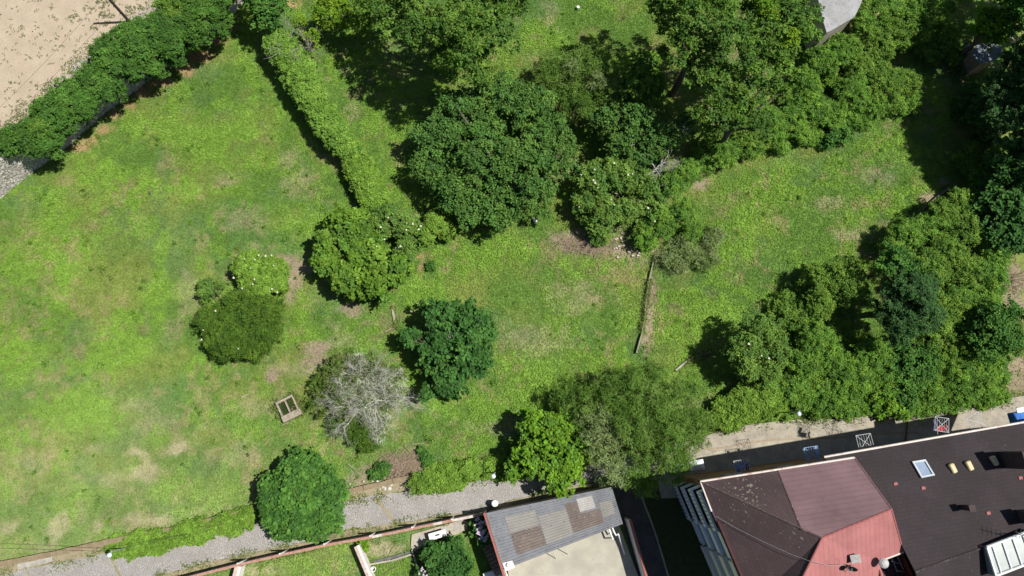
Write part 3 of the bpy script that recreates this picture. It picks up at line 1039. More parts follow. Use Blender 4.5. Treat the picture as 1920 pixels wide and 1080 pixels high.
# wooden steps
sa, sb = P(909, 1016, 0.4), P(938, 1078, 1.2)
e = empty('wooden_steps', [*((sa + sb) / 2)[:2], 0], 'flight of brown wooden steps left of the shed wall', 'steps')
sd = unit((sb - sa)[:2])
sn = np.array([-sd[1], sd[0]])
for k in range(9):
    q = sa + (sb - sa) * (k + 0.5) / 9
    mb = MB()
    mb.obox(q, sd, sn, np.linalg.norm(sb - sa) / 9 * 0.82, 0.8, q[2] - 0.05, q[2])
    mb.build('tread', WOODB, e)
mb = MB()
for s in (-0.36, 0.36):
    mb.prism([sa[:2] + sn * (s - .03), sb[:2] + sn * (s - .03), sb[:2] + sn * (s + .03), sa[:2] + sn * (s + .03)], [0.0, 0.0, 0.0, 0.0], [0.3, 1.1, 1.1, 0.3])
mb.build('stringer', WOODB, e)
mb = MB()
mb.prism(W([(905, 1076), (945, 1064), (962, 1100), (915, 1110)], 0.5), -0.05, 0.5)
tag(mb.build('stone_slab', WHITEP, bevel=0.02), 'white slab at the bottom edge beside the wooden steps', 'slab')


# ------------------------------------------------------------------ apartment building
ZE = 10.4
base0 = P(1500, 950, 0)
bld = empty('apartment_building', [base0[0], base0[1], 0], 'four storey apartment building with dark and red tiled roofs', 'building')
A3 = P(1313, 903, ZE)
B3 = P(1602, 858, ZE)
ex = unit((B3 - A3)[:2])            # along the north eave
ey = np.array([ex[1], -ex[0]])      # away from the street
if ey[1] > 0:
    ey = -ey
L3 = P(1412, 1130, ZE)
wd = unit((L3 - A3)[:2])            # along the west eave
T_MAUVE = course_mat('mauve_old_tiles', (0.066, 0.044, 0.047), (0.072, 0.049, 0.052), (0.056, 0.038, 0.041), -math.atan2(wd[1], wd[0]), 0.5, 0.22, 0.85, (0.20, 0.19, 0.15), (0.655, 0.70), 5.0)
T_PINK = course_mat('rose_grey_tiles', (0.175, 0.108, 0.118), (0.182, 0.115, 0.125), (0.148, 0.092, 0.10), -math.atan2(ex[1], ex[0]), 6.0, 0.3, 0.8)
T_RED = course_mat('red_tiles', (0.31, 0.122, 0.118), (0.33, 0.134, 0.13), (0.275, 0.107, 0.104), -math.atan2(ex[1], ex[0]) + math.pi / 2, 3.5, 0.35, 0.8)
T_DARK = course_mat('dark_brown_tiles', (0.034, 0.027, 0.030), (0.038, 0.0305, 0.0335), (0.029, 0.023, 0.0255), -math.atan2(ex[1], ex[0]), 0.34, 0.24, 0.85, (0.13, 0.12, 0.11), (0.74, 0.78), 6.0, broad=0.25)
BROWNW = stone('ochre_render', (0.30, 0.17, 0.075), (0.25, 0.14, 0.065), 1.2, 0.85)
BEIGE = stone('beige_panel', (0.78, 0.73, 0.64), (0.72, 0.68, 0.6), 1.2, 0.8)
BLUEW = stone('bluish_white', (0.76, 0.78, 0.81), (0.82, 0.83, 0.85), 2, 0.6)
DARKW = stone('dark_recess', (0.07, 0.075, 0.085), (0.10, 0.105, 0.115), 1, 0.7)


def off2(p, a, b):
    return np.array(p[:2]) + ex * a + ey * b


# walls: north wall just inside the eave, west wall under the overhang
N0 = np.array(A3[:2]) + ex * 1.1 + ey * 0.25
N1 = np.array(B3[:2]) + ex * 22 + ey * 0.6
W1 = N0 + wd * 12.5
mb = MB()
mb.prism([N0, N1, N1 + ey * 16, W1 + ex * 3 + ey * 4, W1], -0.2, ZE - 0.15)
mb.build('wall', BROWNW, bld)


def face(name, pts, mat, parent=bld, thick=0.12, label=None):
    mb = MB()
    top = [np.array(p, float) for p in pts]
    n = len(top)
    c = sum(top) / n
    # orient upwards
    nz = sum(top[i][0] * top[(i + 1) % n][1] - top[(i + 1) % n][0] * top[i][1] for i in range(n))
    if nz < 0:
        top = top[::-1]
    vs = top + [t - np.array([0, 0, thick]) for t in top]
    fs = [tuple(range(n)), tuple(range(2 * n - 1, n - 1, -1))] + [(i, n + i, n + (i + 1) % n, (i + 1) % n) for i in range(n)]
    mb.add(vs, fs)
    o = mb.build(name, mat, parent)
    if label:
        o['label'] = label
    return o


pA, pB = A3, B3
pG = P(1458, 880.5, ZE + 0.02)
pH = P(1502, 992, 12.35)
pF = P(1541, 1009, 12.8)
pC = P(1672, 955, 12.8)
pD = P(1694, 1035, 11.6)
pE = P(1647, 1053, 11.6)
def on_plane(px, py, q0, q1, q2):
    n = np.cross(q1 - q0, q2 - q0)
    c = np.array([0, 0, CAM_H])
    d = P(px, py, 0) - c
    return c + d * (((q0 - c) @ n) / (d @ n))


pF = on_plane(1541, 1009, pA, pB, pC)
pH = on_plane(1502, 992, pA, pB, pC)
pG = on_plane(1458, 881.5, pA, pB, pC)
pI = P(1472, 1150, 12.1)
pL0 = P(1334, 959, ZE)
pL1 = P(1346, 976, ZE + 0.02)
pL2 = P(1412, 1130, ZE + 0.02)
face('hip_roof', [pA, pG, pH, pF], T_MAUVE, label='dark mauve roof slope spotted with lichen')
face('hip_roof', [pA, pF, pI, pL2, pL0], T_MAUVE, label='dark mauve roof slope on the alley side')
face('tiled_slope', [pG, pB, pC, pF, pH], T_PINK, label='rose grey roof slope towards the street')
face('red_slope', [pF, pC, pD, pE, P(1662, 1095, 10.9), P(1655, 1150, 10.5), pI], T_RED, label='brighter red roof slope with chimney')
face('back_roof', [np.array([*q, ZE - 0.06]) for q in (N0 + ey * 2.5 + ex * 1.5, N1 + ey * 1.5, N1 + ey * 16.3, W1 + ex * 2.8 + ey * 4.3, W1 + wd * 0.3)], T_MAUVE, thick=0.08)
# gable edge between the turret roof and the dark roof
mb = MB()
for a, b in ((pB, pC), (pC, pD)):
    a0, b0 = a - np.array([0, 0, 0.13]), b - np.array([0, 0, 0.13])
    mb.add([a0, b0, b0 - [0, 0, 2.2], a0 - [0, 0, 2.2]], [(0, 1, 2, 3)])
mb.build('gable_wall', REDP, bld)
# main dark roof
m0, m1 = P(1545, 857, 10.2), P(2130, 755, 10.2)
rm = P(1716, 1072, 12.3)
up = np.array([0, 0, 1.0])


def on_main(px, py):
    """height of the dark roof seen at a pixel"""
    n = np.cross(m1 - m0, rm - m0)
    c = np.array([0, 0, CAM_H])
    d = P(px, py, 0) - c
    t = ((m0 - c) @ n) / (d @ n)
    return c + d * t


r1 = on_main(2130, 925)
face('main_roof', [m0, m1, r1, rm, on_main(1690, 1020), on_main(1620, 950)], T_DARK, label='large dark brown tiled roof')
face('main_roof', [rm, r1, P(2150, 1180, 10.4), P(1800, 1300, 10.4), P(1736, 1140, 11.4)], T_DARK, label='far slope of the dark tiled roof')
# ridge and hip caps, laid as overlapping half-round tiles
def caps(a, b_, mat, rr=0.085, lab=None):
    L = np.linalg.norm(b_ - a)
    n = int(L / 0.38)
    mb = MB()
    for k in range(n):
        p0 = a + (b_ - a) * (k / n)
        p1 = a + (b_ - a) * ((k + 1.12) / n)
        mb.tube([p0 - up * 0.02, p1 - up * 0.02], rr * 1.06, rr * 0.9, 7)
    o = mb.build('ridge_cap', mat, bld)


M1 = stone('mauve_cap', (0.075, 0.052, 0.054), (0.10, 0.072, 0.072), 2, 0.85, c3=(0.19, 0.18, 0.15), scale2=6)
M2 = stone('rose_cap', (0.21, 0.12, 0.125), (0.17, 0.10, 0.105), 2, 0.85)
M3 = stone('red_cap', (0.31, 0.105, 0.1), (0.27, 0.095, 0.09), 2, 0.85)
M4 = stone('dark_cap', (0.034, 0.027, 0.028), (0.05, 0.04, 0.04), 2, 0.85, c3=(0.11, 0.1, 0.09), scale2=5)
caps(pA, pF, M1, 0.07)
caps(pG, pH, M1, 0.06)
caps(pH, pF, M1, 0.06)
caps(pF, pI, M3, 0.07)
caps(pF, pC, M3, 0.07)
caps(pB, pC, M2, 0.06)
caps(pC, pD, M3, 0.06)
caps(rm, r1, M4, 0.09)
# gutters
def bar(name, a, b, r_, mat, parent=bld, k=6):
    mb = MB()
    n = 8
    mb.tube([a + (b - a) * i / n for i in range(n + 1)], r_, r_, k)
    return mb.build(name, mat, parent)


GUT = stone('white_gutter', (0.56, 0.47, 0.42), (0.62, 0.56, 0.52), 2, 0.5, c3=(0.4, 0.29, 0.25), scale2=3)
dz = np.array([0, 0, 0.0])
bar('gutter', pA + dz, pB + dz, 0.085, GUT)
bar('gutter', pA + dz, pL0 + dz, 0.07, GUT)
bar('gutter', m0, m1, 0.085, GUT)
bar('gutter', pD + dz, pE + dz, 0.075, GUT)
bar('fascia', pL1 - np.array([0, 0, 0.06]), pL2 - np.array([0, 0, 0.06]), 0.16, stone('dark_red_fascia', (0.05, 0.02, 0.02), (0.07, 0.026, 0.026), 2))
# sunken well in the red roof
mb = MB()
wl = [pE, pD, P(1722, 1095, 11.6), P(1662, 1110, 11.6)]
mb.prism([p[:2] for p in wl], 10.0, 10.1)
for i in (0, 1, 2, 3):
    a, b = wl[i], wl[(i + 1) % 4]
    mb.strip(a, b, 0.1, 10.05, 11.42)
mb.build('roof_well', stone('well_red', (0.13, 0.035, 0.02), (0.10, 0.03, 0.02), 2), bld)
mb = MB()
for k in range(2):
    a, b = P(1672 + 10 * k, 1045 - 3 * k, 11.1), P(1682 + 12 * k, 1072 - 4 * k, 10.7)
    mb.tube([a, b], 0.04, 0.04)
mb.tube([P(1672, 1052, 11.1), P(1690, 1058, 10.9)], 0.035)
mb.tube([P(1682, 1070, 10.9), P(1696, 1072, 10.7)], 0.045)
mb.build('pipework', GREYM, bld)


# skylight
sk = [on_main(*q) for q in ((1708, 865), (1733, 861), (1751, 891), (1726, 896))]
up = np.array([0, 0, 1.0])
e = empty('skylight', [0, 0, 0], None, None)
e.parent = bld
e.location = tuple(sk[0] - np.array(bld.location))
frame = MB()
for i in range(4):
    a, b = sk[i], sk[(i + 1) % 4]
    q = sum(sk) / 4
    ai, bi = a + (q - a) * 0.22, b + (q - b) * 0.22
    vs = [a + up * .02, b + up * .02, bi + up * .02, ai + up * .02, a + up * .16, b + up * .16, bi + up * .16, ai + up * .16]
    frame.add(vs, [(4, 5, 6, 7), (0, 1, 5, 4), (2, 3, 7, 6), (3, 2, 1, 0)] if i else [(4, 5, 6, 7), (0, 1, 5, 4), (2, 3, 7, 6)])
frame.build('frame', stone('skylight_frame', (0.42, 0.47, 0.50), (0.5, 0.55, 0.58), 3, 0.5), e)
pane = MB()
q = sum(sk) / 4
pane.add([p + (q - p) * 0.2 + up * 0.08 for p in sk][::-1], [(0, 1, 2, 3)])
pane.build('pane', stone('sky_glass', (0.20, 0.27, 0.38), (0.27, 0.34, 0.45), 2, 0.15, spec=0.6, bump=0), e)
# cream roof vents
CREAM = stone('cream_vent', (0.62, 0.52, 0.30), (0.55, 0.46, 0.27), 4, 0.6)
vp = None
for (x, y) in ((1785, 878), (1816, 873), (1863, 864), (1908, 857)):
    c = on_main(x, y)
    if vp is None:
        mb = MB()
        vn = unit((P(1790, 888, 12) - P(1780, 868, 12))[:2])
        mb.obox([c[0], c[1]], vn, [-vn[1], vn[0]], 0.66, 0.36, c[2] - 0.1, c[2] + 0.22)
        vp = mb.build('roof_vent', CREAM, bld, bevel=0.06)
        v0 = c
    else:
        o = vp.copy()
        COL.objects.link(o)
        o.location = tuple(np.array(vp.location) + c - v0)
# small reddish patch tiles
TP = stone('patch_tile', (0.33, 0.12, 0.115), (0.28, 0.11, 0.1), 4)
t0 = None
for (x, y) in ((1679, 907), (1731, 915), (1853, 962), (1839, 1025), (1913, 896)):
    c = on_main(x, y)
    if t0 is None:
        mb = MB()
        mb.obox(c, ex, ey, 0.26, 0.2, c[2] - 0.04, c[2] + 0.05)
        to = mb.build('patch_tile', TP, bld)
        t0 = c
    else:
        o = to.copy()
        COL.objects.link(o)
        o.location = tuple(np.array(to.location) + c - t0)
# chimneys of the dark roof
def chimney(x, y, sx, sy, h, mat, capm=None, label=None):
    c = on_main(x, y)
    mb = MB()
    mb.obox(c, ex, ey, sx, sy, c[2] - 0.4, c[2] + h)
    mb.obox(c, ex, ey, sx + 0.14, sy + 0.14, c[2] + h + 0.003, c[2] + h + 0.08)
    o = mb.build('chimney', mat, bld)
    if label:
        o['label'] = label


CH = stone('dark_chimney', (0.055, 0.04, 0.04), (0.075, 0.055, 0.055), 2)
chimney(1885, 862, 0.5, 1.1, 2.2, CH, label='tall dark chimney casting a long shadow')
chimney(1806, 951, 0.3, 0.3, 0.9, CH, label='small dark flue pipe')
chimney(1918, 968, 0.6, 0.8, 1.3, CH, label='dark chimney at the right edge')
# glazed roof light
gl = [P(*q, 12.5) for q in ((1850, 1026), (1935, 994), (1955, 1046), (1867, 1080))]
e = empty('roof_light', [0, 0, 0], None, None)
e.parent = bld
e.location = tuple(gl[0] - np.array(bld.location))
mb = MB()
pts = [g - up * 1.2 for g in gl]
mb.prism([p[:2] for p in gl], 11.3, [g[2] - 0.05 for g in gl])
mb.build('pane', stone('milky_glass', (0.19, 0.235, 0.23), (0.23, 0.275, 0.27), 1.5, 0.3, c3=(0.26, 0.3, 0.295), scale2=2, bump=0), e)
WF_ = stone('white_frame', (0.66, 0.68, 0.69), (0.74, 0.76, 0.77), 4, 0.5)
mb = MB()
for i in range(4):
    mb.tube([gl[i], gl[(i + 1) % 4]], 0.09, 0.09, 6)
for k in (0.12, 0.34, 0.56, 0.78):
    mb.tube([gl[0] + (gl[1] - gl[0]) * k, gl[3] + (gl[2] - gl[3]) * k], 0.05, 0.05, 5)
mb.build('frame', WF_, e)
# chimney, dishes and cowl on the red slope
c = P(1596, 1045, 12.1)
mb = MB()
mb.obox(c, ex, ey, 0.55, 0.42, c[2] - 0.6, c[2] + 0.55)
mb.obox(c, ex, ey, 0.66, 0.53, c[2] + 0.553, c[2] + 0.62)
mb.build('chimney', stone('grey_chimney', (0.26, 0.25, 0.24), (0.36, 0.35, 0.33), 6, c3=(0.2, 0.2, 0.2)), bld)
c = P(1657, 1056, 12.2)
mb = MB()
mb.lathe([c[0], c[1], c[2] - 1.0], [(0.12, 0), (0.12, 0.9), (0.30, 0.93), (0.32, 1.05), (0.2, 1.15), (0.05, 1.18)], 18)
mb.build('chimney_cowl', stone('galvanised', (0.33, 0.345, 0.34), (0.42, 0.435, 0.43), 3, 0.5, c3=(0.25, 0.265, 0.26), scale2=6), bld)


def dish(x, y, z, yaw, label):
    c = P(x, y, z)
    e = empty('satellite_dish', [c[0], c[1], c[2] - 0.9], label, 'dish', 'small dishes on the red roof')
    prof = [(0.04, 0), (0.18, 0.02), (0.3, 0.07), (0.34, 0.1)]
    vs, fs = [], []
    k = 14
    Rm = np.array(Matrix.Rotation(yaw, 3, 'Z') @ Matrix.Rotation(math.radians(65), 3, 'X'))
    for rr, zz in prof:
        for q in range(k):
            t = 2 * math.pi * q / k
            vs.append(c + Rm @ np.array([rr * math.cos(t), rr * math.sin(t), zz]))
    for i in range(3):
        for q in range(k):
            fs.append((i * k + q, i * k + (q + 1) % k, (i + 1) * k + (q + 1) % k, (i + 1) * k + q))
    fs.append(tuple(range(k)))
    mb = MB()
    mb.add(vs, fs)
    o = mb.build('reflector', DARKM, e)
    s = o.modifiers.new('thickness', 'SOLIDIFY')
    s.thickness = 0.02
    mb = MB()
    mb.tube([c, c - np.array([0, 0, 0.9])], 0.03, 0.03)
    mb.tube([c, c + Rm @ np.array([0, -0.1, 0.4])], 0.018, 0.018)
    mb.build('mast', GREYM, e)


dish(1586, 1062, 12.5, 0.5, 'left dark satellite dish beside the grey chimney')
dish(1598, 1064, 12.5, -0.4, 'right dark satellite dish beside the grey chimney')
# cable over the roof
mb = MB()
mb.tube([P(*q) for q in ((1343, 968, 10.7), (1380, 990, 11.15), (1430, 1015, 11.95), (1480, 1038, 12.75), (1521, 1053, 13.35), (1555, 1060, 13.2), (1586, 1060, 12.9))], 0.012, 0.012, 5)
tag(mb.build('roof_cable', GREYM), 'thin pale cable looping across the mauve and red roof', 'cable')
# antenna
c = on_main(1898, 1000)
e = empty('roof_antenna', c, 'thin dark television aerial by the glazed roof light', 'aerial')
mb = MB()
mb.tube([c, c + up * 1.6], 0.025)
mb.build('mast', DARKM, e)
mb = MB()
a0 = c + up * 1.55
mb.tube([a0 - np.array([0.9, -0.3, 0]), a0 + np.array([0.5, -0.15, 0])], 0.02)
for k in range(6):
    q = a0 + np.array([-0.8 + 0.25 * k, 0.27 - 0.085 * k, 0])
    mb.tube([q - np.array([0.1, 0.28, 0]), q + np.array([0.1, 0.28, 0])], 0.012)
mb.build('boom', DARKM, e)

# west facade: balconies, glazed bays, beige panels on four storeys
wn = np.array([wd[1], -wd[0]])
if wn[0] > 0:
    wn = -wn


def wbox(mb, s0, s1, o0, o1, z0, z1):
    a = N0 + wd * s0 + wn * o0
    b = N0 + wd * s1 + wn * o0
    c = N0 + wd * s1 + wn * o1
    d = N0 + wd * s0 + wn * o1
    mb.prism([a, b, c, d], z0, z1)


for f in range(4):
    z = 0.3 + 2.5 * f
    be = empty('balcony', [0, 0, 0], None, None)
    be.parent = bld
    be.location = (float(N0[0] - base0[0]), float(N0[1] - base0[1]), z)
    mb = MB()
    wbox(mb, 0.4, 3.3, 0.004, 1.0, z - 0.12, z + 0.02)
    mb.build('floor', DARKW, be)
    mb = MB()
    wbox(mb, 0.4, 3.3, 0.92, 1.0, z + 0.022, z + 0.95)
    wbox(mb, 0.4, 0.48, 0.006, 0.918, z + 0.022, z + 0.95)
    wbox(mb, 3.22, 3.3, 0.006, 0.918, z + 0.022, z + 0.95)
    wbox(mb, 0.36, 3.34, 0.88, 1.04, z + 0.953, z + 1.02)
    mb.build('parapet', BLUEW, be)
    mb = MB()
    for k in range(9):
        wbox(mb, 0.6 + 0.3 * k, 0.66 + 0.3 * k, 1.003, 1.03, z + 0.15, z + 0.9)
    mb.build('railing', stone('blue_bars', (0.10, 0.15, 0.32), (0.14, 0.2, 0.4), 3) if f == 0 else GREYM, be)
    mb = MB()
    wbox(mb, 0.9, 2.8, 0.003, 0.03, z + 0.05, z + 2.1)
    mb.build('door', GLASS, be)
    we = empty('window', [0, 0, 0], None, None)
    we.parent = bld
    we.location = (float(N0[0] - base0[0]), float(N0[1] - base0[1]), z)
    mb = MB()
    wbox(mb, 3.5, 5.4, 0.004, 0.75, z - 0.1, z + 0.9)
    wbox(mb, 3.45, 5.45, 0.004, 0.82, z + 0.903, z + 1.0)
    mb.build('sill', BLUEW, we)
    mb = MB()
    wbox(mb, 3.5, 5.4, 0.05, 0.6, z + 1.003, z + 2.1)
    mb.build('pane', GLASS, we)
    mb = MB()
    wbox(mb, 5.6, 12.2, 0.004, 0.85, z - 0.1, z + 1.15)
    wbox(mb, 5.55, 12.25, 0.004, 0.92, z + 1.153, z + 1.22)
    mb.build('panel', BEIGE, bld)
    mb = MB()
    wbox(mb, 5.6, 12.2, 0.003, 0.5, z + 1.24, z + 2.1)
    mb.build('window_band', GLASS, bld)
for k in range(5):
    # strips of window on the north wall
    mb = MB()
    a = N0 + ex * (2.5 + 4 * k) - ey * 0.03
    mb.obox(a, ex, ey, 1.3, 0.08, 5.6, 7.0)
    mb.build('street_window', GLASS, bld)

# clothes airers on the street side
def airer(x, y, z, label, size=1.1, cloth=None, mat=PALEM, rot=0.0, tilt=0.0):
    c = P(x, y, z)
    e = empty('clothes_airer', c, label, 'airer', 'clothes airers on the street side of the building')
    a = unit(ex * math.cos(rot) + ey * math.sin(rot))
    b = np.array([-a[1], a[0]])
    h = size / 2
    X3, Y3 = np.array([*a, 0]), np.array([*b, tilt])
    mb = MB()
    cs = [c + X3 * sx * h + Y3 * sy * h for sx, sy in ((-1, -1), (1, -1), (1, 1), (-1, 1))]
    for i in range(4):
        mb.tube([cs[i], cs[(i + 1) % 4]], 0.018, 0.018, 5)
    mb.tube([cs[0], cs[2]], 0.018, 0.018, 5)
    mb.tube([cs[1], cs[3]], 0.018, 0.018, 5)
    mb.build('frame', mat, e)
    mb = MB()
    for k in range(1, 6):
        q = -h + size * k / 6
        mb.tube([c + X3 * q - Y3 * h + up * 0.01, c + X3 * q + Y3 * h + up * 0.01], 0.012, 0.012, 4)
    mb.build('line', mat, e)
    mb = MB()
    w = np.array([*ey, 0])
    for s in (-0.4, 0.4):
        q = c + X3 * s
        mb.tube([q, q + w * 1.3 - up * 0.3], 0.022, 0.022, 4)
    mb.build('bracket', mat, e)
    if cloth:
        for k, (u, v, sx, sy, cm) in enumerate(cloth):
            mb = MB()
            n = 6
            vs, fs = [], []
            for i in range(n + 1):
                for j in range(n + 1):
                    s, t = (i / n - .5), (j / n - .5)
                    vs.append(c + X3 * (u + s * sx) + Y3 * (v + t * sy) + up * (-0.05 - 0.5 * abs(t) * sy + 0.03 * math.sin(9 * s + k)))
            for i in range(n):
                for j in range(n):
                    fs.append((i * (n + 1) + j, (i + 1) * (n + 1) + j, (i + 1) * (n + 1) + j + 1, i * (n + 1) + j + 1))
            mb.add(vs, fs)
            o = mb.build('garment', cm, None)
            s = o.modifiers.new('thickness', 'SOLIDIFY')
            s.thickness = 0.012
            yield o


CBLUE = stone('blue_cloth', (0.12, 0.18, 0.50), (0.20, 0.27, 0.62), 9, 0.9)
CLBLUE = stone('pale_blue_cloth', (0.30, 0.44, 0.72), (0.40, 0.54, 0.8), 6, 0.9)
CRED = stone('red_cloth', (0.45, 0.05, 0.06), (0.5, 0.08, 0.09), 9, 0.9)
CNAVY = stone('navy_cloth', (0.07, 0.09, 0.19), (0.12, 0.14, 0.26), 9, 0.9)
CCYAN = stone('cyan_cloth', (0.30, 0.66, 0.78), (0.45, 0.75, 0.83), 4, 0.9)
CWHITE = stone('white_cloth', (0.70, 0.76, 0.80), (0.78, 0.82, 0.84), 6, 0.9)
for args, gl_ in ((dict(x=1622, y=829, z=9.2, label='white X braced airer above the wall, empty'), []),
                  (dict(x=1766, y=796, z=9.6, label='airer with red and navy washing', size=1.0, rot=0.3, cloth=[(-0.38, -0.1, 0.25, 0.8, CNAVY), (-0.05, -0.3, 0.45, 0.4, CRED), (0.4, -0.2, 0.16, 0.5, CRED)]), ['red shirt hanging on the right airer', 'navy garment hanging on the right airer', 'small red garment on the airer edge']),
                  (dict(x=1830, y=791, z=9.6, label='slanted empty airer with wide wires, rightmost', rot=-0.35, tilt=0.2), []),
                  (dict(x=1523, y=851, z=6.5, label='airer hung with pale blue washing', size=1.05, mat=stone('blue_rod', (0.3, 0.42, 0.66), (0.34, 0.46, 0.7), 4), cloth=[(-0.45, 0, 0.14, 0.9, CLBLUE), (0.45, 0, 0.18, 1.0, CLBLUE)]), ['left pale blue towel on the airer', 'right pale blue towel on the airer']),
                  (dict(x=1392, y=877, z=4.0, label='airer packed with deep blue washing, nearest the drooping willow', size=1.2, cloth=[(-0.3, -0.05, 0.35, 0.7, CBLUE), (0.1, 0.1, 0.3, 0.6, CBLUE), (0.42, 0.0, 0.22, 0.7, CNAVY)]), ['larger deep blue garment on the airer', 'smaller deep blue garment on the airer', 'navy garment on the airer end'])):
    for k, o in enumerate(airer(**args)):
        x = args['x']
        tag(o, {1766: ['navy garment hanging on the airer with red washing', 'red shirt hanging in the middle of an airer', 'small red garment at the end of an airer'],
                1523: ['pale blue towel at the left end of an airer', 'pale blue towel at the right end of an airer'],
                1392: ['large deep blue garment on the airer near the willow', 'middle deep blue garment on the airer near the willow', 'navy garment at the end of the airer near the willow']}[x][k], 'laundry', 'washing hung out to dry')
# things half hidden by the willow and on the street
for x, y, z, s, m_, lab in ((1273, 875, 1.6, 0.55, CCYAN, 'cyan cover showing under the drooping willow'), (1308, 872, 1.6, 0.7, CWHITE, 'white cover showing under the drooping willow, right of the cyan one')):
    mb = MB()
    c = P(x, y, z)
    n = 8
    vs, fs = [], []
    for i in range(n + 1):
        for j in range(n + 1):
            a, b = i / n - .5, j / n - .5
            q = c[:2] + ex * a * s * 1.6 + ey * b * s * 1.1
            vs.append((*q, z + 0.25 * s * (1 - (2 * a) ** 2) * (1 - (2 * b) ** 2) - 0.4 * s * max(abs(a), abs(b)) + 0.03 * math.sin(13 * a + 5 * b)))
    for i in range(n):
        for j in range(n):
            fs.append((i * (n + 1) + j, (i + 1) * (n + 1) + j, (i + 1) * (n + 1) + j + 1, i * (n + 1) + j + 1))
    mb.add(vs, fs)
    o = mb.build('canvas_cover', m_)
    so = o.modifiers.new('thickness', 'SOLIDIFY')
    so.thickness = 0.03
    tag(o, lab, 'cover', 'covers half hidden under the willow')
# blue awning at the right edge
a0 = P(1913, 772, 9.0)
e = empty('blue_awning', a0, 'bright blue awning over a balcony at the right edge', 'awning')
mb = MB()
q = [a0[:2] - ex * 0.55, a0[:2] + ex * 0.9]
mb.prism([q[0], q[1], q[1] + ey * 1.2, q[0] + ey * 1.2], 8.3, [9.0, 9.0, 9.35, 9.35])
mb.build('canopy', stone('blue_canvas', (0.03, 0.12, 0.42), (0.05, 0.2, 0.55), 3, 0.7), e, bevel=0.05)
mb = MB()
mb.obox(a0[:2] + ex * 0.25 - ey * 0.12, ex, ey, 1.1, 0.34, 9.05, 9.12)
mb.build('valance', CWHITE, e)
# rope across the street
mb = MB()
mb.tube([P(1704, 772, 0.14), P(1701, 800, 0.16), P(1697, 838, 0.14)], 0.05, 0.05, 5)
tag(mb.build('street_cable', stone('brown_cable', (0.12, 0.05, 0.03), (0.15, 0.07, 0.05), 3)), 'thin brown cable lying across the concrete street', 'cable')

# ------------------------------------------------------------------ posts, lamps, wires, small things
def lamp(x, y, z, label):
    h = P(x, y, z)
    e = empty('street_lamp', [h[0], h[1], 0], label, 'lamp', 'small pale lamps along lane and street')
    mb = MB()
    mb.tube([np.array([h[0] + 0.12, h[1] + 0.25, -0.1]), np.array([h[0] + 0.12, h[1] + 0.25, z - 0.05]), np.array([h[0] + 0.03, h[1] + 0.1, z])], 0.05, 0.035, 7)
    mb.build('pole', GREYM, e)
    mb = MB()
    mb.lathe([h[0], h[1], z - 0.12], [(0.05, 0), (0.17, 0.04), (0.2, 0.12), (0.15, 0.22), (0.04, 0.26)], 12)
    mb.build('lamp_head', stone('pale_lamp', (0.55, 0.66, 0.74), (0.66, 0.74, 0.8), 5, 0.4), e, smooth=True)


lamp(205, 1041, 2.6, 'small pale blue lamp by the lane at bottom left')
lamp(925, 893, 2.4, 'small pale blue lamp at the end of the short lane hedge')
lamp(1498, 776, 3.2, 'small pale blue lamp among bushes at the concrete street')
c = P(928, 944, 0.9)
e = empty('drum', [c[0], c[1], 0.05], 'white round drum on the lane verge near the shed', 'drum')
mb = MB()
mb.lathe([c[0], c[1], 0.03], [(0.22, 0), (0.25, 0.3), (0.25, 0.86)], 16)
mb.build('body', WHITEP, e)
mb = MB()
mb.lathe([c[0], c[1], 0.893], [(0.27, 0), (0.27, 0.04), (0.12, 0.09), (0.02, 0.1)], 16)
mb.build('lid', WHITEP, e)
# utility pole on the lot
b0 = P(243, 41, SAND_Z)
e = empty('utility_pole', b0, 'dark wooden utility pole standing on the sandy lot', 'pole')
mb = MB()
mb.tube([b0 - up * 0.1, b0 + up * 3, b0 + up * 5.2], 0.14, 0.1, 10)
mb.build('pole', stone('tarred_wood', (0.045, 0.035, 0.03), (0.065, 0.05, 0.042), 5), e)
mb = MB()
mb.tube([b0 + up * 5.0 - np.array([0.25, 0.15, 0]), b0 + up * 5.0 + np.array([0.25, 0.15, 0])], 0.04, 0.04, 6)
mb.build('crossarm', WOODB, e)


def wire(a, b, sag, label):
    pts = []
    for k in range(17):
        t = k / 16
        p = a + (b - a) * t
        pts.append(p - up * sag * 4 * t * (1 - t))
    mb = MB()
    mb.tube(pts, 0.014, 0.014, 4)
    tag(mb.build('overhead_wire', DARKM), label, 'wire', 'overhead wires')


wire(P(194, -7, 7.0), P(-120, 310, 7.0), 0.5, 'overhead wire crossing the sandy lot')
wire(P(206, 1034, 2.5), P(-80, 1026, 4.0), 0.1, 'overhead wire going left from the bottom left lamp')
wire(P(206, 1032, 2.5), P(352, 1001, 1.2), 0.0, 'wire going right over the low lime hedge')

# stone trough
tp = [P(*q, 0.45) for q in ((516, 757), (546, 742), (569, 765), (531, 790))]
e = empty('stone_trough', [*(sum(tp) / 4)[:2], 0], 'old stone washing trough with two basins of dark green water', 'trough')
tx = unit((tp[1] - tp[0])[:2])
ty = unit((tp[3] - tp[0])[:2])
o0 = tp[0][:2]
Lx = np.linalg.norm(tp[1][:2] - o0)
Ly = np.linalg.norm(tp[3][:2] - o0)
mb = MB()
for (u0, u1, v0, v1, zz) in ((0, 1.05, -0.06, 0.06, 0.4), (0, 0.1, 0.063, 0.74, 0.42), (0.5, 0.58, 0.063, 0.74, 0.43), (0.97, 1.06, 0.063, 0.74, 0.4), (-0.02, 1.12, 0.745, 1.08, 0.46)):
    mb.prism([o0 + tx * Lx * u0 + ty * Ly * v0, o0 + tx * Lx * u1 + ty * Ly * v0, o0 + tx * Lx * u1 + ty * Ly * v1, o0 + tx * Lx * u0 + ty * Ly * v1], -0.15, zz)
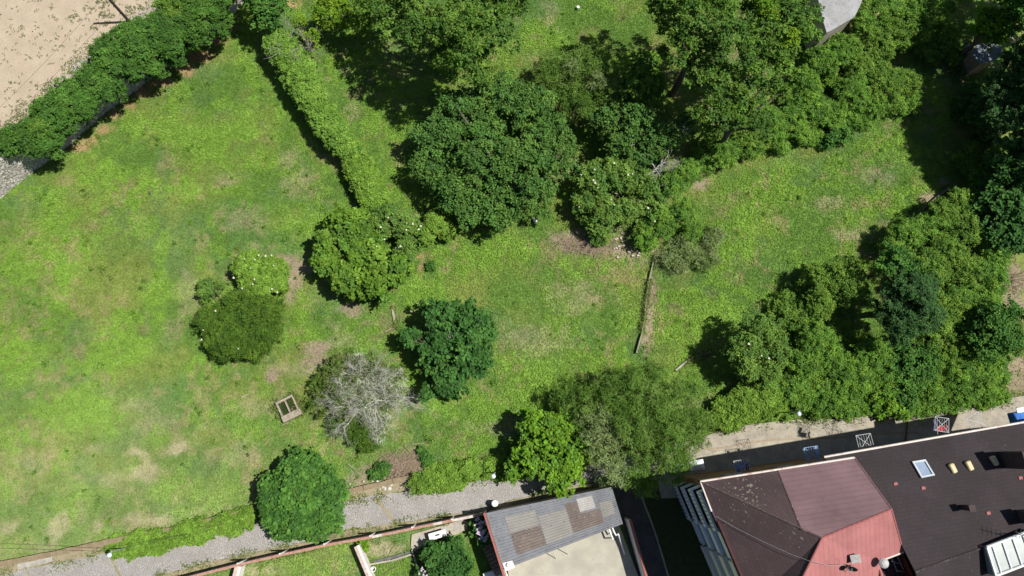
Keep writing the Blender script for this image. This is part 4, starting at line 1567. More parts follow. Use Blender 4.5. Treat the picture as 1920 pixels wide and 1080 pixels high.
mb.build('basin', stone('trough_stone', (0.33, 0.28, 0.22), (0.22, 0.20, 0.14), 3, 0.9, c3=(0.42, 0.39, 0.35), scale2=6, bump=0.5), e, bevel=0.02)
for u0, u1 in ((0.1, 0.5), (0.58, 0.97)):
    mb = MB()
    mb.prism([o0 + tx * Lx * u0 + ty * Ly * 0.06, o0 + tx * Lx * u1 + ty * Ly * 0.06, o0 + tx * Lx * u1 + ty * Ly * 0.745, o0 + tx * Lx * u0 + ty * Ly * 0.745], -0.1, 0.2)
    mb.build('water', stone('green_water', (0.022, 0.04, 0.008), (0.035, 0.05, 0.012), 3, 0.2, spec=0.4, bump=0.05), e)
mb = MB()
for k in range(9):
    q = P(553 + r.uniform(-10, 12), 768 + r.uniform(-6, 4), 0.5)
    d = np.array([r.normal(), r.normal(), 0.1]) * 0.15
    mb.tube([q - d, q + d], 0.02, 0.012, 4)
tag(mb.build('twig_litter', WOODB), 'twigs and litter lying on the trough rim', 'twigs')

PALEW = stone('bleached_wood', (0.36, 0.32, 0.24), (0.27, 0.24, 0.17), 6, 0.9)
for nm, lab, a, b, w in (('stake', 'white leaning stake standing alone in the upper meadow', (284, 368, 0), (281, 352, 0.9), 0.05),
                         ('log', 'pale straight branch lying left of the lichen tree', (571, 697, 0.05), (602, 684, 0.12), 0.05),
                         ('log', 'short white stick lying above the stone trough', (452, 745, 0.05), (466, 739, 0.05), 0.06),
                         ('log', 'thin pale branch lying right of the lane fig tree', (652, 870, 0.05), (672, 888, 0.05), 0.04),
                         ('log', 'pale twig lying in the grass above the brush heap', (772, 833, 0.05), (789, 832, 0.05), 0.035),
                         ('log', 'stick lying beside the dark fig tree', (722, 622, 0.05), (736, 615, 0.05), 0.04)):
    mb = MB()
    pa, pb = P(*a), P(*b)
    mb.tube([pa, (pa + pb) / 2 + np.array([0.02, 0.03, 0.02]), pb], w, w * 0.7, 6)
    tag(mb.build(nm, PALEW), lab, 'stake' if nm == 'stake' else 'branch')
mb = MB()
mb.strip(P(735, 576, 0.1), P(741, 612, 0.1), 0.2, -0.06, 0.07)
tag(mb.build('plank', PALEW, bevel=0.02), 'weathered plank lying between the round fig and dark fig trees', 'plank')
mb = MB()
c = P(771, 583, 0.8)
mb.obox(c, (1, 0), (0, 1), 0.2, 0.2, -0.1, 0.8)
tag(mb.build('stone_post', PALEW, bevel=0.03), 'short pale post beside the dark fig tree', 'post')
mb = MB()
c = P(1004, 412, 0.3)
mb.lathe([c[0], c[1], -0.05], [(0.2, 0), (0.25, 0.3), (0.2, 0.42), (0.05, 0.46)], 10)
tag(mb.build('bucket', WHITEP), 'white upturned bucket at the edge of the broad chestnut', 'bucket')
mb = MB()
c = P(1084, 12, 0.3)
mb.lathe([c[0], c[1], -0.05], [(0.13, 0), (0.15, 0.3), (0.06, 0.33)], 10)
tag(mb.build('bucket', WHITEP), 'white tub in the grass beside the tall oak shade', 'bucket')

# ------------------------------------------------------------------ yard at top right, grey roof at the top
e = empty('yard_shed', [*P(1850, 97, 0)[:2], 0], 'little yard shed with a flat slate blue roof in deep shade', 'shed')
pl = [P(*q, 2.4) for q in ((1821, 97), (1846, 70), (1872, 84), (1886, 98), (1866, 113), (1838, 120))]
mb = MB()
mb.prism([p[:2] for p in pl], 2.3, 2.42)
mb.build('roof', stone('slate_blue', (0.17, 0.20, 0.24), (0.21, 0.24, 0.28), 1.2, 0.8), e)
mb = MB()
cc = sum(pl) / len(pl)
mb.prism([(cc + (p - cc) * 0.9)[:2] for p in pl], -0.1, 2.29)
mb.build('wall', WOODB, e)
c = P(1818, 88, 0.9)
mb = MB()
mb.lathe([c[0], c[1], 0], [(0.27, 0), (0.3, 0.45), (0.27, 0.9), (0.2, 0.93), (0.02, 0.9)], 14)
tag(mb.build('barrel', stone('blue_plastic', (0.12, 0.27, 0.48), (0.16, 0.33, 0.55), 4, 0.5)), 'blue barrel beside the slate blue yard shed', 'barrel')
e = empty('log_rack', [*P(1904, 85, 0)[:2], 0], 'weathered timber frame of planks in the top right yard', 'frame')
for k, (a, b, w) in enumerate((((1890, 62), (1915, 92), 0.25), ((1898, 58), (1922, 84), 0.18), ((1876, 88), (1892, 108), 0.22), ((1905, 45), (1925, 60), 0.2))):
    mb = MB()
    mb.strip(P(*a, 1.8), P(*b, 1.8), w, 1.7 + 0.02 * k, 1.78 + 0.02 * k)
    for q in (a, b):
        c = P(*q, 1.8)
        mb.obox(c, (1, 0), (0, 1), 0.1, 0.1, -0.1, 1.695 + 0.02 * k)
    mb.build('plank', PALEW if k != 3 else TERRA, e)
mb = MB()
pl = [P(*q, 4.2) for q in ((1528, -30), (1541, 30), (1550, 61), (1557, 58), (1602, 32), (1612, 12), (1630, -35))]
e = empty('grey_roof_hut', [*P(1575, 15, 0)[:2], 0], 'hut with pale grey slab roof half hidden by the oaks', 'hut')
mb.prism([p[:2] for p in pl], 4.0, 4.2)
mb.build('roof', stone('grey_slab', (0.34, 0.345, 0.35), (0.27, 0.275, 0.28), 0.8, 0.85, c3=(0.22, 0.22, 0.22), scale2=4), e)
cc = sum(pl) / len(pl)
mb = MB()
mb.prism([(cc + (p - cc) * 0.93)[:2] for p in pl], -0.1, 3.99)
mb.build('wall', CONC, e)



# weeds creeping over the edges of lane, verge and street
def edge_weeds():
    r = np.random.default_rng(31)
    out_v, out_c = [], []
    for line, n, sp, hgt in ((LANE_UP, 9000, 0.32, 0.1), (LANE_DN[:13], 7000, 0.22, 0.07), (VERGE_DN[:9], 5000, 0.2, 0.08),
                             ([(1340, 808), (1400, 797), (1480, 787), (1600, 784), (1700, 770), (1800, 764), (1900, 748)], 5000, 0.3, 0.1), ([(1228, 478), (1214, 555), (1195, 662)], 2600, 0.16, 0.22),
                             ([(512, 757), (531, 794), (570, 768), (548, 740), (514, 756)], 2200, 0.2, 0.3), ([(735, 574), (742, 614)], 700, 0.15, 0.1), ([(1268, 694), (1305, 668), (1334, 660)], 1200, 0.15, 0.2)):
        pp = np.array([P(x, y, 0.05) for x, y in resample(line, 500)])
        k = r.integers(0, 500, n)
        q = pp[k] + np.concatenate([r.normal(0, sp, (n, 2)), np.zeros((n, 1))], 1)
        keep = fbm(q[:, 0], q[:, 1], 1.3, 83, 3) > r.uniform(0.42, 0.62, n)
        q = q[keep]
        n = len(q)
        q[:, 2] = 0.06 + r.random(n) * hgt
        nr = unit(r.normal(size=(n, 3)) * 0.6 + [0, 0, 0.9])
        t = unit(np.cross(nr, unit(r.normal(size=(n, 3)))))
        bb = np.cross(nr, t)
        s = r.uniform(0.05, 0.1, (n, 1))
        out_v.append(np.stack([q - t * s, q + bb * s * .4, q + t * s, q - bb * s * .4], 1))
        mixr = r.random((n, 1))
        out_c.append((np.array([[0.10, 0.185, 0.025]]) * (1 - mixr * .6) + np.array([[0.24, 0.2, 0.1]]) * mixr * .6) * r.uniform(0.7, 1.3, (n, 1)))
    V = np.concatenate(out_v)
    V[:, :, 2] = np.maximum(V[:, :, 2], 0.02)
    tag(link_mesh('weeds', quads_mesh('weeds', V, np.concatenate(out_c)), BLADE), 'weeds and dry grass creeping over the edges of lane and street', 'weeds', None, 'stuff')


edge_weeds()

# ------------------------------------------------------------------ vegetation
SPEC = {
    #          L      W     lobe  clump n   colours (albedo)                                    up   k(lobes) dens  droop
    'oak':    (0.125, 0.075, 0.95, 0.27, 10, [(0.0959, 0.189, 0.0286), (0.1199, 0.216, 0.0358), (0.0736, 0.153, 0.0286)], 0.6, 1.5, 1.0, 0),
    'chest':  (0.13, 0.07, 0.85, 0.28, 11, [(0.0883, 0.1885, 0.0375), (0.106, 0.2056, 0.0414), (0.0736, 0.1645, 0.0375)], 0.7, 2.0, 1.1, 0),
    'fig':    (0.16, 0.12, 0.62, 0.28, 9, [(0.1169, 0.2241, 0.026), (0.1462, 0.2561, 0.0334), (0.0942, 0.1921, 0.0298)], 0.9, 2.6, 1.2, 0),
    'figdark': (0.16, 0.12, 0.66, 0.28, 9, [(0.0548, 0.1426, 0.0304), (0.07, 0.1685, 0.0351), (0.0457, 0.1199, 0.0281)], 0.8, 2.3, 1.1, 0),
    'figmid': (0.15, 0.11, 0.55, 0.26, 9, [(0.0754, 0.18, 0.0312), (0.0957, 0.213, 0.0364), (0.0609, 0.15, 0.0312)], 1.0, 3.0, 1.3, 0),
    'maple':  (0.14, 0.10, 0.62, 0.26, 10, [(0.1207, 0.243, 0.0208), (0.1492, 0.2835, 0.025), (0.0966, 0.2025, 0.025)], 0.9, 2.2, 1.1, 0),
    'laurel': (0.10, 0.05, 0.80, 0.22, 12, [(0.0706, 0.1645, 0.027), (0.089, 0.1932, 0.0328), (0.0614, 0.143, 0.027)], 1.1, 2.6, 1.5, 0),
    'privet': (0.075, 0.04, 0.42, 0.17, 13, [(0.1725, 0.3158, 0.0489), (0.2224, 0.3801, 0.0629), (0.1446, 0.2784, 0.0455)], 0.7, 2.6, 1.3, 0),
    'grasshedge': (0.085, 0.045, 0.36, 0.17, 13, [(0.1716, 0.2992, 0.042), (0.1976, 0.33, 0.05), (0.1435, 0.2585, 0.036)], 0.8, 2.8, 1.4, 0),
    'elder':  (0.10, 0.05, 0.55, 0.22, 11, [(0.1234, 0.2268, 0.041), (0.1534, 0.2604, 0.0484), (0.1, 0.1982, 0.041)], 0.9, 2.3, 1.2, 0),
    'bramble': (0.065, 0.036, 0.42, 0.19, 16, [(0.13, 0.2647, 0.0378), (0.1752, 0.3165, 0.0453), (0.105, 0.2174, 0.0378)], 0.8, 2.5, 1.2, 0),
    'olive': (0.07, 0.038, 0.44, 0.2, 15, [(0.1391, 0.2529, 0.0385), (0.1662, 0.2804, 0.0427), (0.1086, 0.2133, 0.0363)], 0.8, 2.4, 1.2, 0),
    'feather': (0.17, 0.024, 0.62, 0.34, 15, [(0.1187, 0.2134, 0.0375), (0.0974, 0.188, 0.0305), (0.1522, 0.2495, 0.054)], 0.35, 2.2, 1.25, 0.5),
    'palefeather': (0.16, 0.026, 0.6, 0.32, 15, [(0.2001, 0.2709, 0.0963), (0.1601, 0.2363, 0.0692), (0.2268, 0.2992, 0.1235)], 0.35, 2.0, 1.1, 0.5),
    'conifer': (0.10, 0.04, 0.5, 0.2, 12, [(0.0534, 0.1287, 0.0374), (0.0734, 0.1584, 0.0478), (0.0434, 0.1023, 0.0312)], 0.7, 2.3, 1.2, 0),
    'dark':   (0.11, 0.07, 0.65, 0.25, 11, [(0.07, 0.1751, 0.0315), (0.0934, 0.2087, 0.0372), (0.0567, 0.1454, 0.0286)], 0.8, 2.1, 1.1, 0),
    'yellow': (0.10, 0.06, 0.55, 0.22, 11, [(0.1359, 0.2351, 0.0172), (0.1631, 0.2707, 0.0229), (0.0979, 0.1995, 0.0172)], 0.8, 2.0, 1.0, 0),
    'greytwig': (0.20, 0.012, 0.5, 0.36, 7, [(0.56, 0.58, 0.46), (0.46, 0.50, 0.36), (0.64, 0.65, 0.54)], 0.2, 1.3, 0.5, 0.1),
    'ledge': (0.075, 0.035, 0.36, 0.17, 12, [(0.1148, 0.1755, 0.0336), (0.0891, 0.1553, 0.0264), (0.1485, 0.189, 0.06)], 0.5, 1.5, 0.8, 0.2),
    'evergreen': (0.075, 0.035, 0.5, 0.2, 14, [(0.0853, 0.165, 0.0224), (0.1109, 0.195, 0.0262), (0.0725, 0.1425, 0.0224)], 0.5, 2.8, 1.4, 0.2),
}


SMOOTH = ('figmid', 'privet', 'grasshedge', 'laurel', 'evergreen')


def foliage(sp, subs, zb, rng):
    """leaf quads + limb targets of a crown given as sub-crowns (px, py, r_px, ztop)"""
    Lf, Wf, lr, cr, nl, cols, up, kl, dens, droop = SPEC[sp]
    NL = int(nl * 1.45)
    cols = np.array(cols)
    QV, QC, targets = [], [], []
    for s in subs:
        px, py, rp, zt = s[:4]
        zlow = s[4] if len(s) > 4 else zb
        R0 = rp * mpp(P(px, py, zt * 0.7))
        a = min(R0 * 0.95, max(0.3, (zt - zlow) * 0.62))
        C = P(px, py, zt - a * 0.6)
        C[2] = zt - a
        lrr = min(lr, R0 * 0.6, max(0.22, a * 0.7))
        n = max(3, int(kl * (1.15 if sp in SMOOTH else 0.85) * (R0 / lrr) ** 2))
        k = np.arange(n)
        rr = np.sqrt((k + 0.5) / n) * rng.uniform(0.86, 1.04, n)
        th = k * 2.39996 + rng.uniform(0, 6.28) + rng.normal(0, 0.25, n)
        Rin = max(0.1, R0 - lrr * 0.55)
        zz = np.sqrt(np.maximum(0.02, 1 - np.minimum(rr, 0.985) ** 2))
        lob = np.stack([C[0] + Rin * rr * np.cos(th), C[1] + Rin * rr * np.sin(th),
                        C[2] + np.maximum(0.1, a - lrr * 0.5) * zz * rng.uniform(0.84 if sp in SMOOTH else 0.66 if sp in ('bramble', 'olive') else 0.45, 1.04, n) - 0.15 * lrr], -1)
        # skirts of leaf below the rim
        ns = int(n * 0.4)
        th2 = rng.uniform(0, 6.28, ns)
        rs = np.sqrt(rng.uniform(0.2, 1, ns)) * Rin * 0.95
        low = np.stack([C[0] + rs * np.cos(th2), C[1] + rs * np.sin(th2), C[2] - rng.uniform(0.0, 0.8, ns) * min(R0 * 0.7, max(0.1, C[2] - zlow - 0.2))], -1)
        lob = np.concatenate([lob, low])
        lob[:, 2] = np.maximum(lob[:, 2], zlow + 0.12)
        n = len(lob)
        lsz = lrr * rng.uniform(0.5, 1.2, n)
        targets += [p for p in lob[::max(1, n // 4)]]
        m = max(5, int(dens * 1.7 * (lrr / cr) ** 2))
        nl = NL
        d = unit(rng.normal(size=(n, m, 3)) + np.array([0, 0, 0.55]))
        cc = lob[:, None, :] + d * (lsz[:, None, None] * rng.uniform(0.72, 1.06, (n, m, 1))) * np.array([1, 1, 0.8])
        lobcol = cols[rng.integers(0, len(cols), n)] * rng.uniform(0.84, 1.18, (n, 1))
        ccol = lobcol[:, None, :] * rng.uniform(0.82, 1.2, (n, m, 1))
        # leaves
        off = rng.normal(size=(n, m, nl, 3)) * cr * 0.46 * np.array([1, 1, 0.6])
        pos = cc[:, :, None, :] + off
        nr = unit(0.45 * d[:, :, None, :] + up * np.array([0, 0, 1.0]) + 0.55 * rng.normal(size=off.shape))
        if droop:
            tv = unit(rng.normal(size=off.shape) * np.array([1, 1, 0.5]) + d[:, :, None, :] * 0.9 + np.array([0, 0, -droop]))
            t = tv
            b = unit(np.cross(nr, t))
        else:
            t = unit(np.cross(nr, unit(rng.normal(size=off.shape))))
            b = np.cross(nr, t)
        sc = rng.uniform(0.65, 1.25, off.shape[:3] + (1,))
        V = np.stack([pos - t * Lf * sc, pos + b * Wf * sc + t * Lf * 0.15 * sc, pos + t * Lf * sc, pos - b * Wf * sc + t * Lf * 0.15 * sc], 3)
        c = ccol[:, :, None, :] * rng.uniform(0.78, 1.25, off.shape[:3] + (1,))
        V = V.reshape(-1, 4, 3)
        c = c.reshape(-1, 3)
        keep = V[:, :, 2].min(1) > zlow - 0.05
        QV.append(V[keep])
        QC.append(c[keep])
    return np.concatenate(QV), np.concatenate(QC), targets


def veg(name, cat, label, sp, subs, group=None, zb=0.0, seed=None, trunk=True, extra=None, blossoms=None, tr=None, root=None, petal=None, hs=1.0, rs=1.0):
    rng = np.random.default_rng(seed if seed is not None else abs(int(subs[0][0] * 13 + subs[0][1] * 7)) + 3)
    def low(L):
        return [(s[0], s[1], s[2] * rs, s[3] * hs) + tuple(s[4:]) for s in L]
    subs = low(subs)
    V, C, T = foliage(sp, subs, zb, rng)
    if extra:
        for sp2, subs2 in extra:
            V2, C2, T2 = foliage(sp2, low(subs2), zb, rng)
            V, C = np.concatenate([V, V2]), np.concatenate([C, C2])
            T += T2
    T = np.array(T)
    base = np.array([T[:, 0].mean(), T[:, 1].mean(), zb - 0.1])
    if root is not None:
        base[:2] = root[:2]
    tree = cat == 'tree'
    e = empty(name, base, label, cat, group)
    o = link_mesh('crown' if tree else 'foliage', quads_mesh(name + '_leaves', V - base, C), LEAF, e)
    if trunk:
        mb = MB()
        ztop = max(s[3] for s in subs)
        r = tr or (0.045 * ztop if tree else 0.03)
        f = base + np.array([rng.normal(0, 0.1), rng.normal(0, 0.1), (ztop - zb) * 0.38])
        mb.tube([base, base * 0.5 + f * 0.5 + np.array([0.06, 0.04, 0]), f], r, r * 0.7, 7)
        sel = T[rng.permutation(len(T))[:min(len(T), 14)]]
        for q in sel:
            mid = f * 0.5 + q * 0.5 + np.array([0, 0, 0.12 * np.linalg.norm(q - f)])
            mb.tube([f, mid, q], r * 0.45, r * 0.12, 5)
        mb.build('trunk' if tree else 'stem', BARK, e)
    if blossoms:
        proto = None
        for k, (bx, by, bz) in enumerate(blossoms):
            # rest each flower head on the leaves under that spot
            p = P(bx, by, bz)
            d2 = (V[:, 0, 0] - p[0]) ** 2 + (V[:, 0, 1] - p[1]) ** 2
            near = d2 < 0.3 ** 2
            if near.any():
                for _ in range(3):
                    zt = V[near][:, :, 2].max() + 0.02
                    p = P(bx, by, zt)
                    d2 = (V[:, 0, 0] - p[0]) ** 2 + (V[:, 0, 1] - p[1]) ** 2
                    near = d2 < 0.3 ** 2
                    if not near.any():
                        break
            if proto is None:
                mb = MB()
                for q in range(7):
                    aa = q * 2.4
                    rr = 0.05 * math.sqrt(q)
                    mb.lathe((rr * math.cos(aa), rr * math.sin(aa), 0), [(0.045, 0), (0.05, 0.02), (0.02, 0.035)], 6)
                ob = MB.build(mb, 'blossom', petal or PETAL)
                ob.parent = e
                proto = ob
            else:
                ob = proto.copy()
                COL.objects.link(ob)
                ob.parent = e
            ob.location = tuple(p - base)
            sc = rng.uniform(0.4, 0.8) * (1.4 if petal else 1)
            ob.scale = (sc, sc, sc)
    return e


def vegh(h, *k, **w):
    return veg(*k, hs=h, **w)


def chain(pts, r, z, step=0.8, rag=0.0, seed=1):
    """sub-crowns strung along a pixel polyline"""
    rg = np.random.default_rng(seed)
    out = []
    for (a, b) in zip(pts[:-1], pts[1:]):
        a, b = np.array(a, float), np.array(b, float)
        n = max(1, int(np.linalg.norm(b - a) / (r * step)))
        for k in range(n):
            q = a + (b - a) * (k + 0.5) / n + rg.normal(0, 1, 2) * rag * 4
            out.append((q[0], q[1], r * (1 + rag * rg.uniform(-0.7, 0.5)), z * (1 + rag * rg.uniform(-0.6, 0.5))))
    return out


# --- laurels in front of the stone wall
G = 'laurel shrubs along the stone retaining wall'
for i, (lab, subs) in enumerate([
    ('small laurel at the low end of the hedge, above pale bare stone', [(20, 276, 26, 4.6), (42, 262, 24, 4.6)]),
    ('laurel with brownish flower spikes beside the bare wall end', [(75, 262, 36, 4.9), (92, 282, 24, 4.4)]),
    ('laurel between the brownish shrub and the broad low laurel', [(98, 214, 34, 5.0), (120, 232, 26, 4.6)]),
    ('broad low laurel left of the big rounded laurels', [(140, 188, 36, 5.0), (165, 205, 28, 4.6)]),
    ('laurel tucked against the lower side of the rounded laurels', [(182, 158, 32, 5.2), (205, 172, 26, 4.7)]),
    ('rounded laurel nearest the stony strip and utility pole', [(212, 105, 36, 5.8), (222, 130, 28, 5.2)]),
    ('largest rounded laurel, just below the utility pole foot', [(262, 88, 46, 6.0), (270, 125, 36, 5.2)]),
    ('laurel right of the largest rounded laurel', [(312, 68, 42, 5.9), (325, 92, 30, 5.2)]),
    ('laurel by the photo top edge, paler lime green', [(338, 18, 42, 6.0)]),
    ('last laurel of the hedge, near the dark shaded corner', [(385, 32, 44, 5.8), (415, 5, 34, 5.6), (365, 62, 28, 5.2)])]):
    subs = [(s[0] - 8, s[1] - 10) + s[2:] for s in subs]
    ex = [('olive', [(70, 242, 20, 5.1)])] if i == 1 else None
    veg('laurel_shrub', 'shrub', lab, 'laurel' if i != 8 else 'olive', subs, G, 0.0, 100 + i, extra=ex, rs=1.08)

# --- clipped hedge down the middle
veg('clipped_hedge', 'hedge', 'long pale green clipped hedge running down from the bare bush', 'privet',
    chain([(520, 75), (550, 120), (580, 175)], 36, 3.0, 0.45) + chain([(580, 175), (610, 225), (634, 262)], 30, 2.9, 0.45) + chain([(634, 262), (650, 288)], 20, 2.3, 0.6), 'hedges in the meadow')
veg('low_hedge', 'hedge', 'shorter lime hedge between clipped hedge and round fig tree', 'grasshedge',
    chain([(668, 305), (690, 345), (706, 385)], 32, 2.0, 0.45), 'hedges in the meadow')

# --- trees and shrubs
veg('leafy_shrub', 'shrub', 'dark leafy shrub at the top end of the clipped hedge', 'dark', [(498, 35, 28, 4.4), (510, 8, 34, 5.4), (484, -5, 30, 6), (470, -40, 40, 7)])
veg('yellow_shrub', 'shrub', 'yellow green shrub right of the bare grey branches', 'yellow', [(612, 20, 34, 4.5), (650, 8, 38, 4.8), (668, 38, 24, 4.2), (580, 62, 18, 3.2), (560, 40, 18, 3.4)])
veg('large_oak', 'tree', 'very large dark oak at the top edge casting a big shadow on the meadow', 'oak',
    [(735, 20, 55, 9), (800, 45, 62, 11), (868, 55, 70, 12.5), (925, 45, 55, 11), (890, 105, 42, 9), (835, 95, 36, 8), (820, -40, 85, 12), (700, 8, 40, 7.5), (930, -45, 70, 12), (965, 10, 35, 9), (850, 130, 26, 7)], tr=0.4)
vegh(0.68, 'broad_chestnut', 'tree', 'broad round chestnut, the biggest crown in the middle of the meadow', 'chest',
    [(862, 205, 58, 8), (930, 185, 62, 8.6), (992, 195, 54, 8.4), (1032, 255, 54, 8), (828, 262, 50, 7.4), (905, 280, 80, 9.4), (980, 305, 66, 9), (852, 340, 60, 7.6), (928, 372, 56, 7.4), (998, 362, 50, 7.4),
     (1056, 300, 32, 6.6), (800, 312, 34, 6), (880, 395, 36, 6.2), (940, 412, 30, 5.6), (795, 250, 26, 6)], tr=0.38)
vegh(0.8, 'feathery_willow', 'tree', 'grey green feathery willow between the broad chestnut and oak shadow', 'feather',
    [(1045, 122, 42, 5.2), (1098, 122, 48, 5.6), (1135, 172, 38, 5.4), (1082, 180, 44, 5.2), (1025, 152, 28, 4.6), (1110, 215, 28, 4.6)], extra=[('palefeather', [(1075, 125, 24, 5.7), (1120, 150, 22, 5.6)])])
vegh(0.8, 'broadleaf_tree', 'tree', 'small bright broadleaf tree in front of the dark shade right of the willow', 'fig', [(1212, 118, 28, 5.4), (1196, 162, 36, 6), (1226, 150, 26, 5.6), (1180, 130, 20, 5)])
vegh(0.75, 'walnut_tree', 'tree', 'bright leafy walnut right of the broad chestnut', 'chest', [(1145, 222, 34, 6.2), (1196, 222, 40, 7), (1245, 262, 38, 6.4), (1170, 262, 32, 6), (1286, 232, 26, 5.6), (1215, 285, 30, 5.6)])
veg('tall_oak', 'tree', 'tall oak left in the top group, dark gaps in its crown', 'oak',
    [(1292, 75, 55, 12), (1330, 20, 62, 13.5), (1372, 80, 58, 13), (1262, 20, 40, 11), (1338, 140, 46, 11), (1290, -40, 70, 13), (1385, 150, 40, 10)], tr=0.36)
veg('bright_oak', 'tree', 'yellower oak overhanging the grey slab roof', 'oak',
    [(1430, 50, 54, 12.5), (1462, 10, 56, 13), (1505, 50, 42, 11.5), (1465, 100, 46, 11.5), (1422, 118, 40, 11), (1515, 20, 32, 11), (1410, -40, 60, 13)], tr=0.34, extra=[('yellow', [(1485, 70, 20, 11.8), (1440, 20, 22, 12.8)])])
veg('low_oak', 'tree', 'lower oak at the foot of the tall oaks beside the bramble row', 'oak', [(1352, 205, 46, 9), (1395, 190, 46, 9.2), (1420, 225, 34, 7.5), (1340, 245, 30, 7), (1450, 160, 34, 8.4)])
vegh(0.85, 'flowering_elder', 'tree', 'elder with cream flower heads right of the broad chestnut', 'elder',
    [(1118, 335, 42, 4.4), (1160, 325, 40, 4.6), (1128, 395, 42, 3.8), (1205, 345, 34, 4.4), (1180, 395, 32, 3.6), (1095, 378, 26, 3.4), (1225, 375, 26, 3.6), (1130, 430, 24, 2.6)],
    blossoms=[(1113, 338, 4), (1115, 318, 4), (1152, 306, 4), (1186, 326, 4), (1116, 343, 4), (1090, 328, 4), (1155, 362, 4), (1146, 374, 4), (1152, 384, 4), (1086, 388, 4), (1178, 328, 4), (1121, 352, 4), (1215, 390, 3), (1228, 415, 3)])
veg('tangled_shrub', 'shrub', 'tangled shrub at the top of the thin concrete edging', 'bramble', [(1240, 412, 36, 2.6), (1212, 440, 30, 2), (1280, 395, 30, 2.6), (1262, 345, 30, 3.4), (1290, 320, 30, 3.6), (1300, 430, 22, 1.8)])
veg('wispy_shrub', 'shrub', 'grey wispy low shrub right of the thin concrete edging', 'palefeather', [(1285, 470, 36, 1.4), (1262, 490, 28, 1.2), (1325, 480, 30, 1.0), (1340, 440, 22, 0.9)])

G = 'brambles in the row below the oaks'
rows = [('bramble at the left end of the row, beside the tangled shrub', 'bramble', [(1332, 288, 34, 2.6), (1365, 282, 30, 2.8)], 0),
        ('second bramble from the left end of the lower row', 'olive', [(1400, 262, 36, 3.4), (1430, 252, 30, 3.2)], 0),
        ('bramble just above the round shadow on the meadow', 'bramble', [(1450, 235, 38, 3.8), (1485, 225, 36, 3.8)], 0),
        ('dense bramble in the middle of the lower row', 'bramble', [(1525, 202, 42, 4.2), (1560, 212, 34, 3.6), (1505, 250, 26, 2.6)], 0),
        ('small round bush sticking out of the row into the meadow', 'dark', [(1578, 245, 28, 2.8), (1560, 262, 18, 2)], 0),
        ('bramble right of the small round bush', 'bramble', [(1600, 178, 42, 4.2), (1640, 195, 30, 3.4)], 0),
        ('bramble at the right end of the lower row', 'olive', [(1660, 152, 42, 4.2), (1700, 150, 30, 3.8), (1680, 195, 24, 3)], 0),
        ('olive green bramble directly under the grey slab roof', 'bramble', [(1545, 115, 40, 5), (1580, 92, 40, 5.4), (1510, 150, 34, 4.6)], 0),
        ('bramble mound on the upper row left of the dark shade', 'olive', [(1640, 78, 48, 5.6), (1612, 120, 34, 4.8), (1680, 60, 38, 5.6)], 0),
        ('tall bramble at the photo top right of the grey slab roof', 'bramble', [(1655, 15, 42, 6.5), (1715, 32, 46, 6.6), (1755, 10, 40, 6.6), (1620, 40, 26, 5.8)], 0)]
for i, (lab, sp, subs, zz) in enumerate(rows):
    veg('bramble', 'bush', lab, sp, subs, G, 0, 300 + i, rs=0.98, hs=0.6)

veg('tall_poplar', 'tree', 'tall tree at the right edge whose shade blackens the yard', 'dark', [(2005, 0, 80, 12), (2045, 110, 80, 12), (1975, -60, 70, 12), (2050, 200, 60, 11), (1925, -40, 50, 9), (2090, -80, 95, 12), (2130, 60, 95, 12), (2120, 160, 85, 12), (1992, 85, 30, 10.5), (1975, 150, 26, 10), (2010, 235, 30, 10), (2040, 285, 28, 9.5), (2085, 300, 34, 9.5), (1985, 200, 20, 9.8)], tr=0.3)
veg('bright_ash', 'tree', 'bright green crown above the dim slab roof', 'maple', [(1872, 48, 32, 6.5), (1852, 28, 26, 6.2), (1890, 28, 24, 6)], extra=[('olive', [(1862, 70, 18, 5.6)])])
vegh(0.76, 'shaded_beech', 'tree', 'large bluish dark tree on the right edge shading the meadow corner', 'conifer',
    [(1895, 170, 52, 10), (1915, 110, 36, 9), (1940, 220, 55, 11), (1885, 215, 36, 9), (1965, 140, 60, 11), (1872, 165, 24, 8), (1845, 200, 30, 3.5), (1850, 255, 30, 3)], tr=0.32)
vegh(0.62, 'glossy_tree', 'tree', 'glossy leaved tree on the right edge below the bluish dark tree', 'figdark', [(1890, 315, 46, 8.5), (1920, 280, 40, 8.5), (1905, 380, 50, 8.5), (1868, 380, 36, 7.5), (1915, 440, 44, 7.5), (1880, 440, 36, 7), (1945, 340, 50, 9)], tr=0.28)

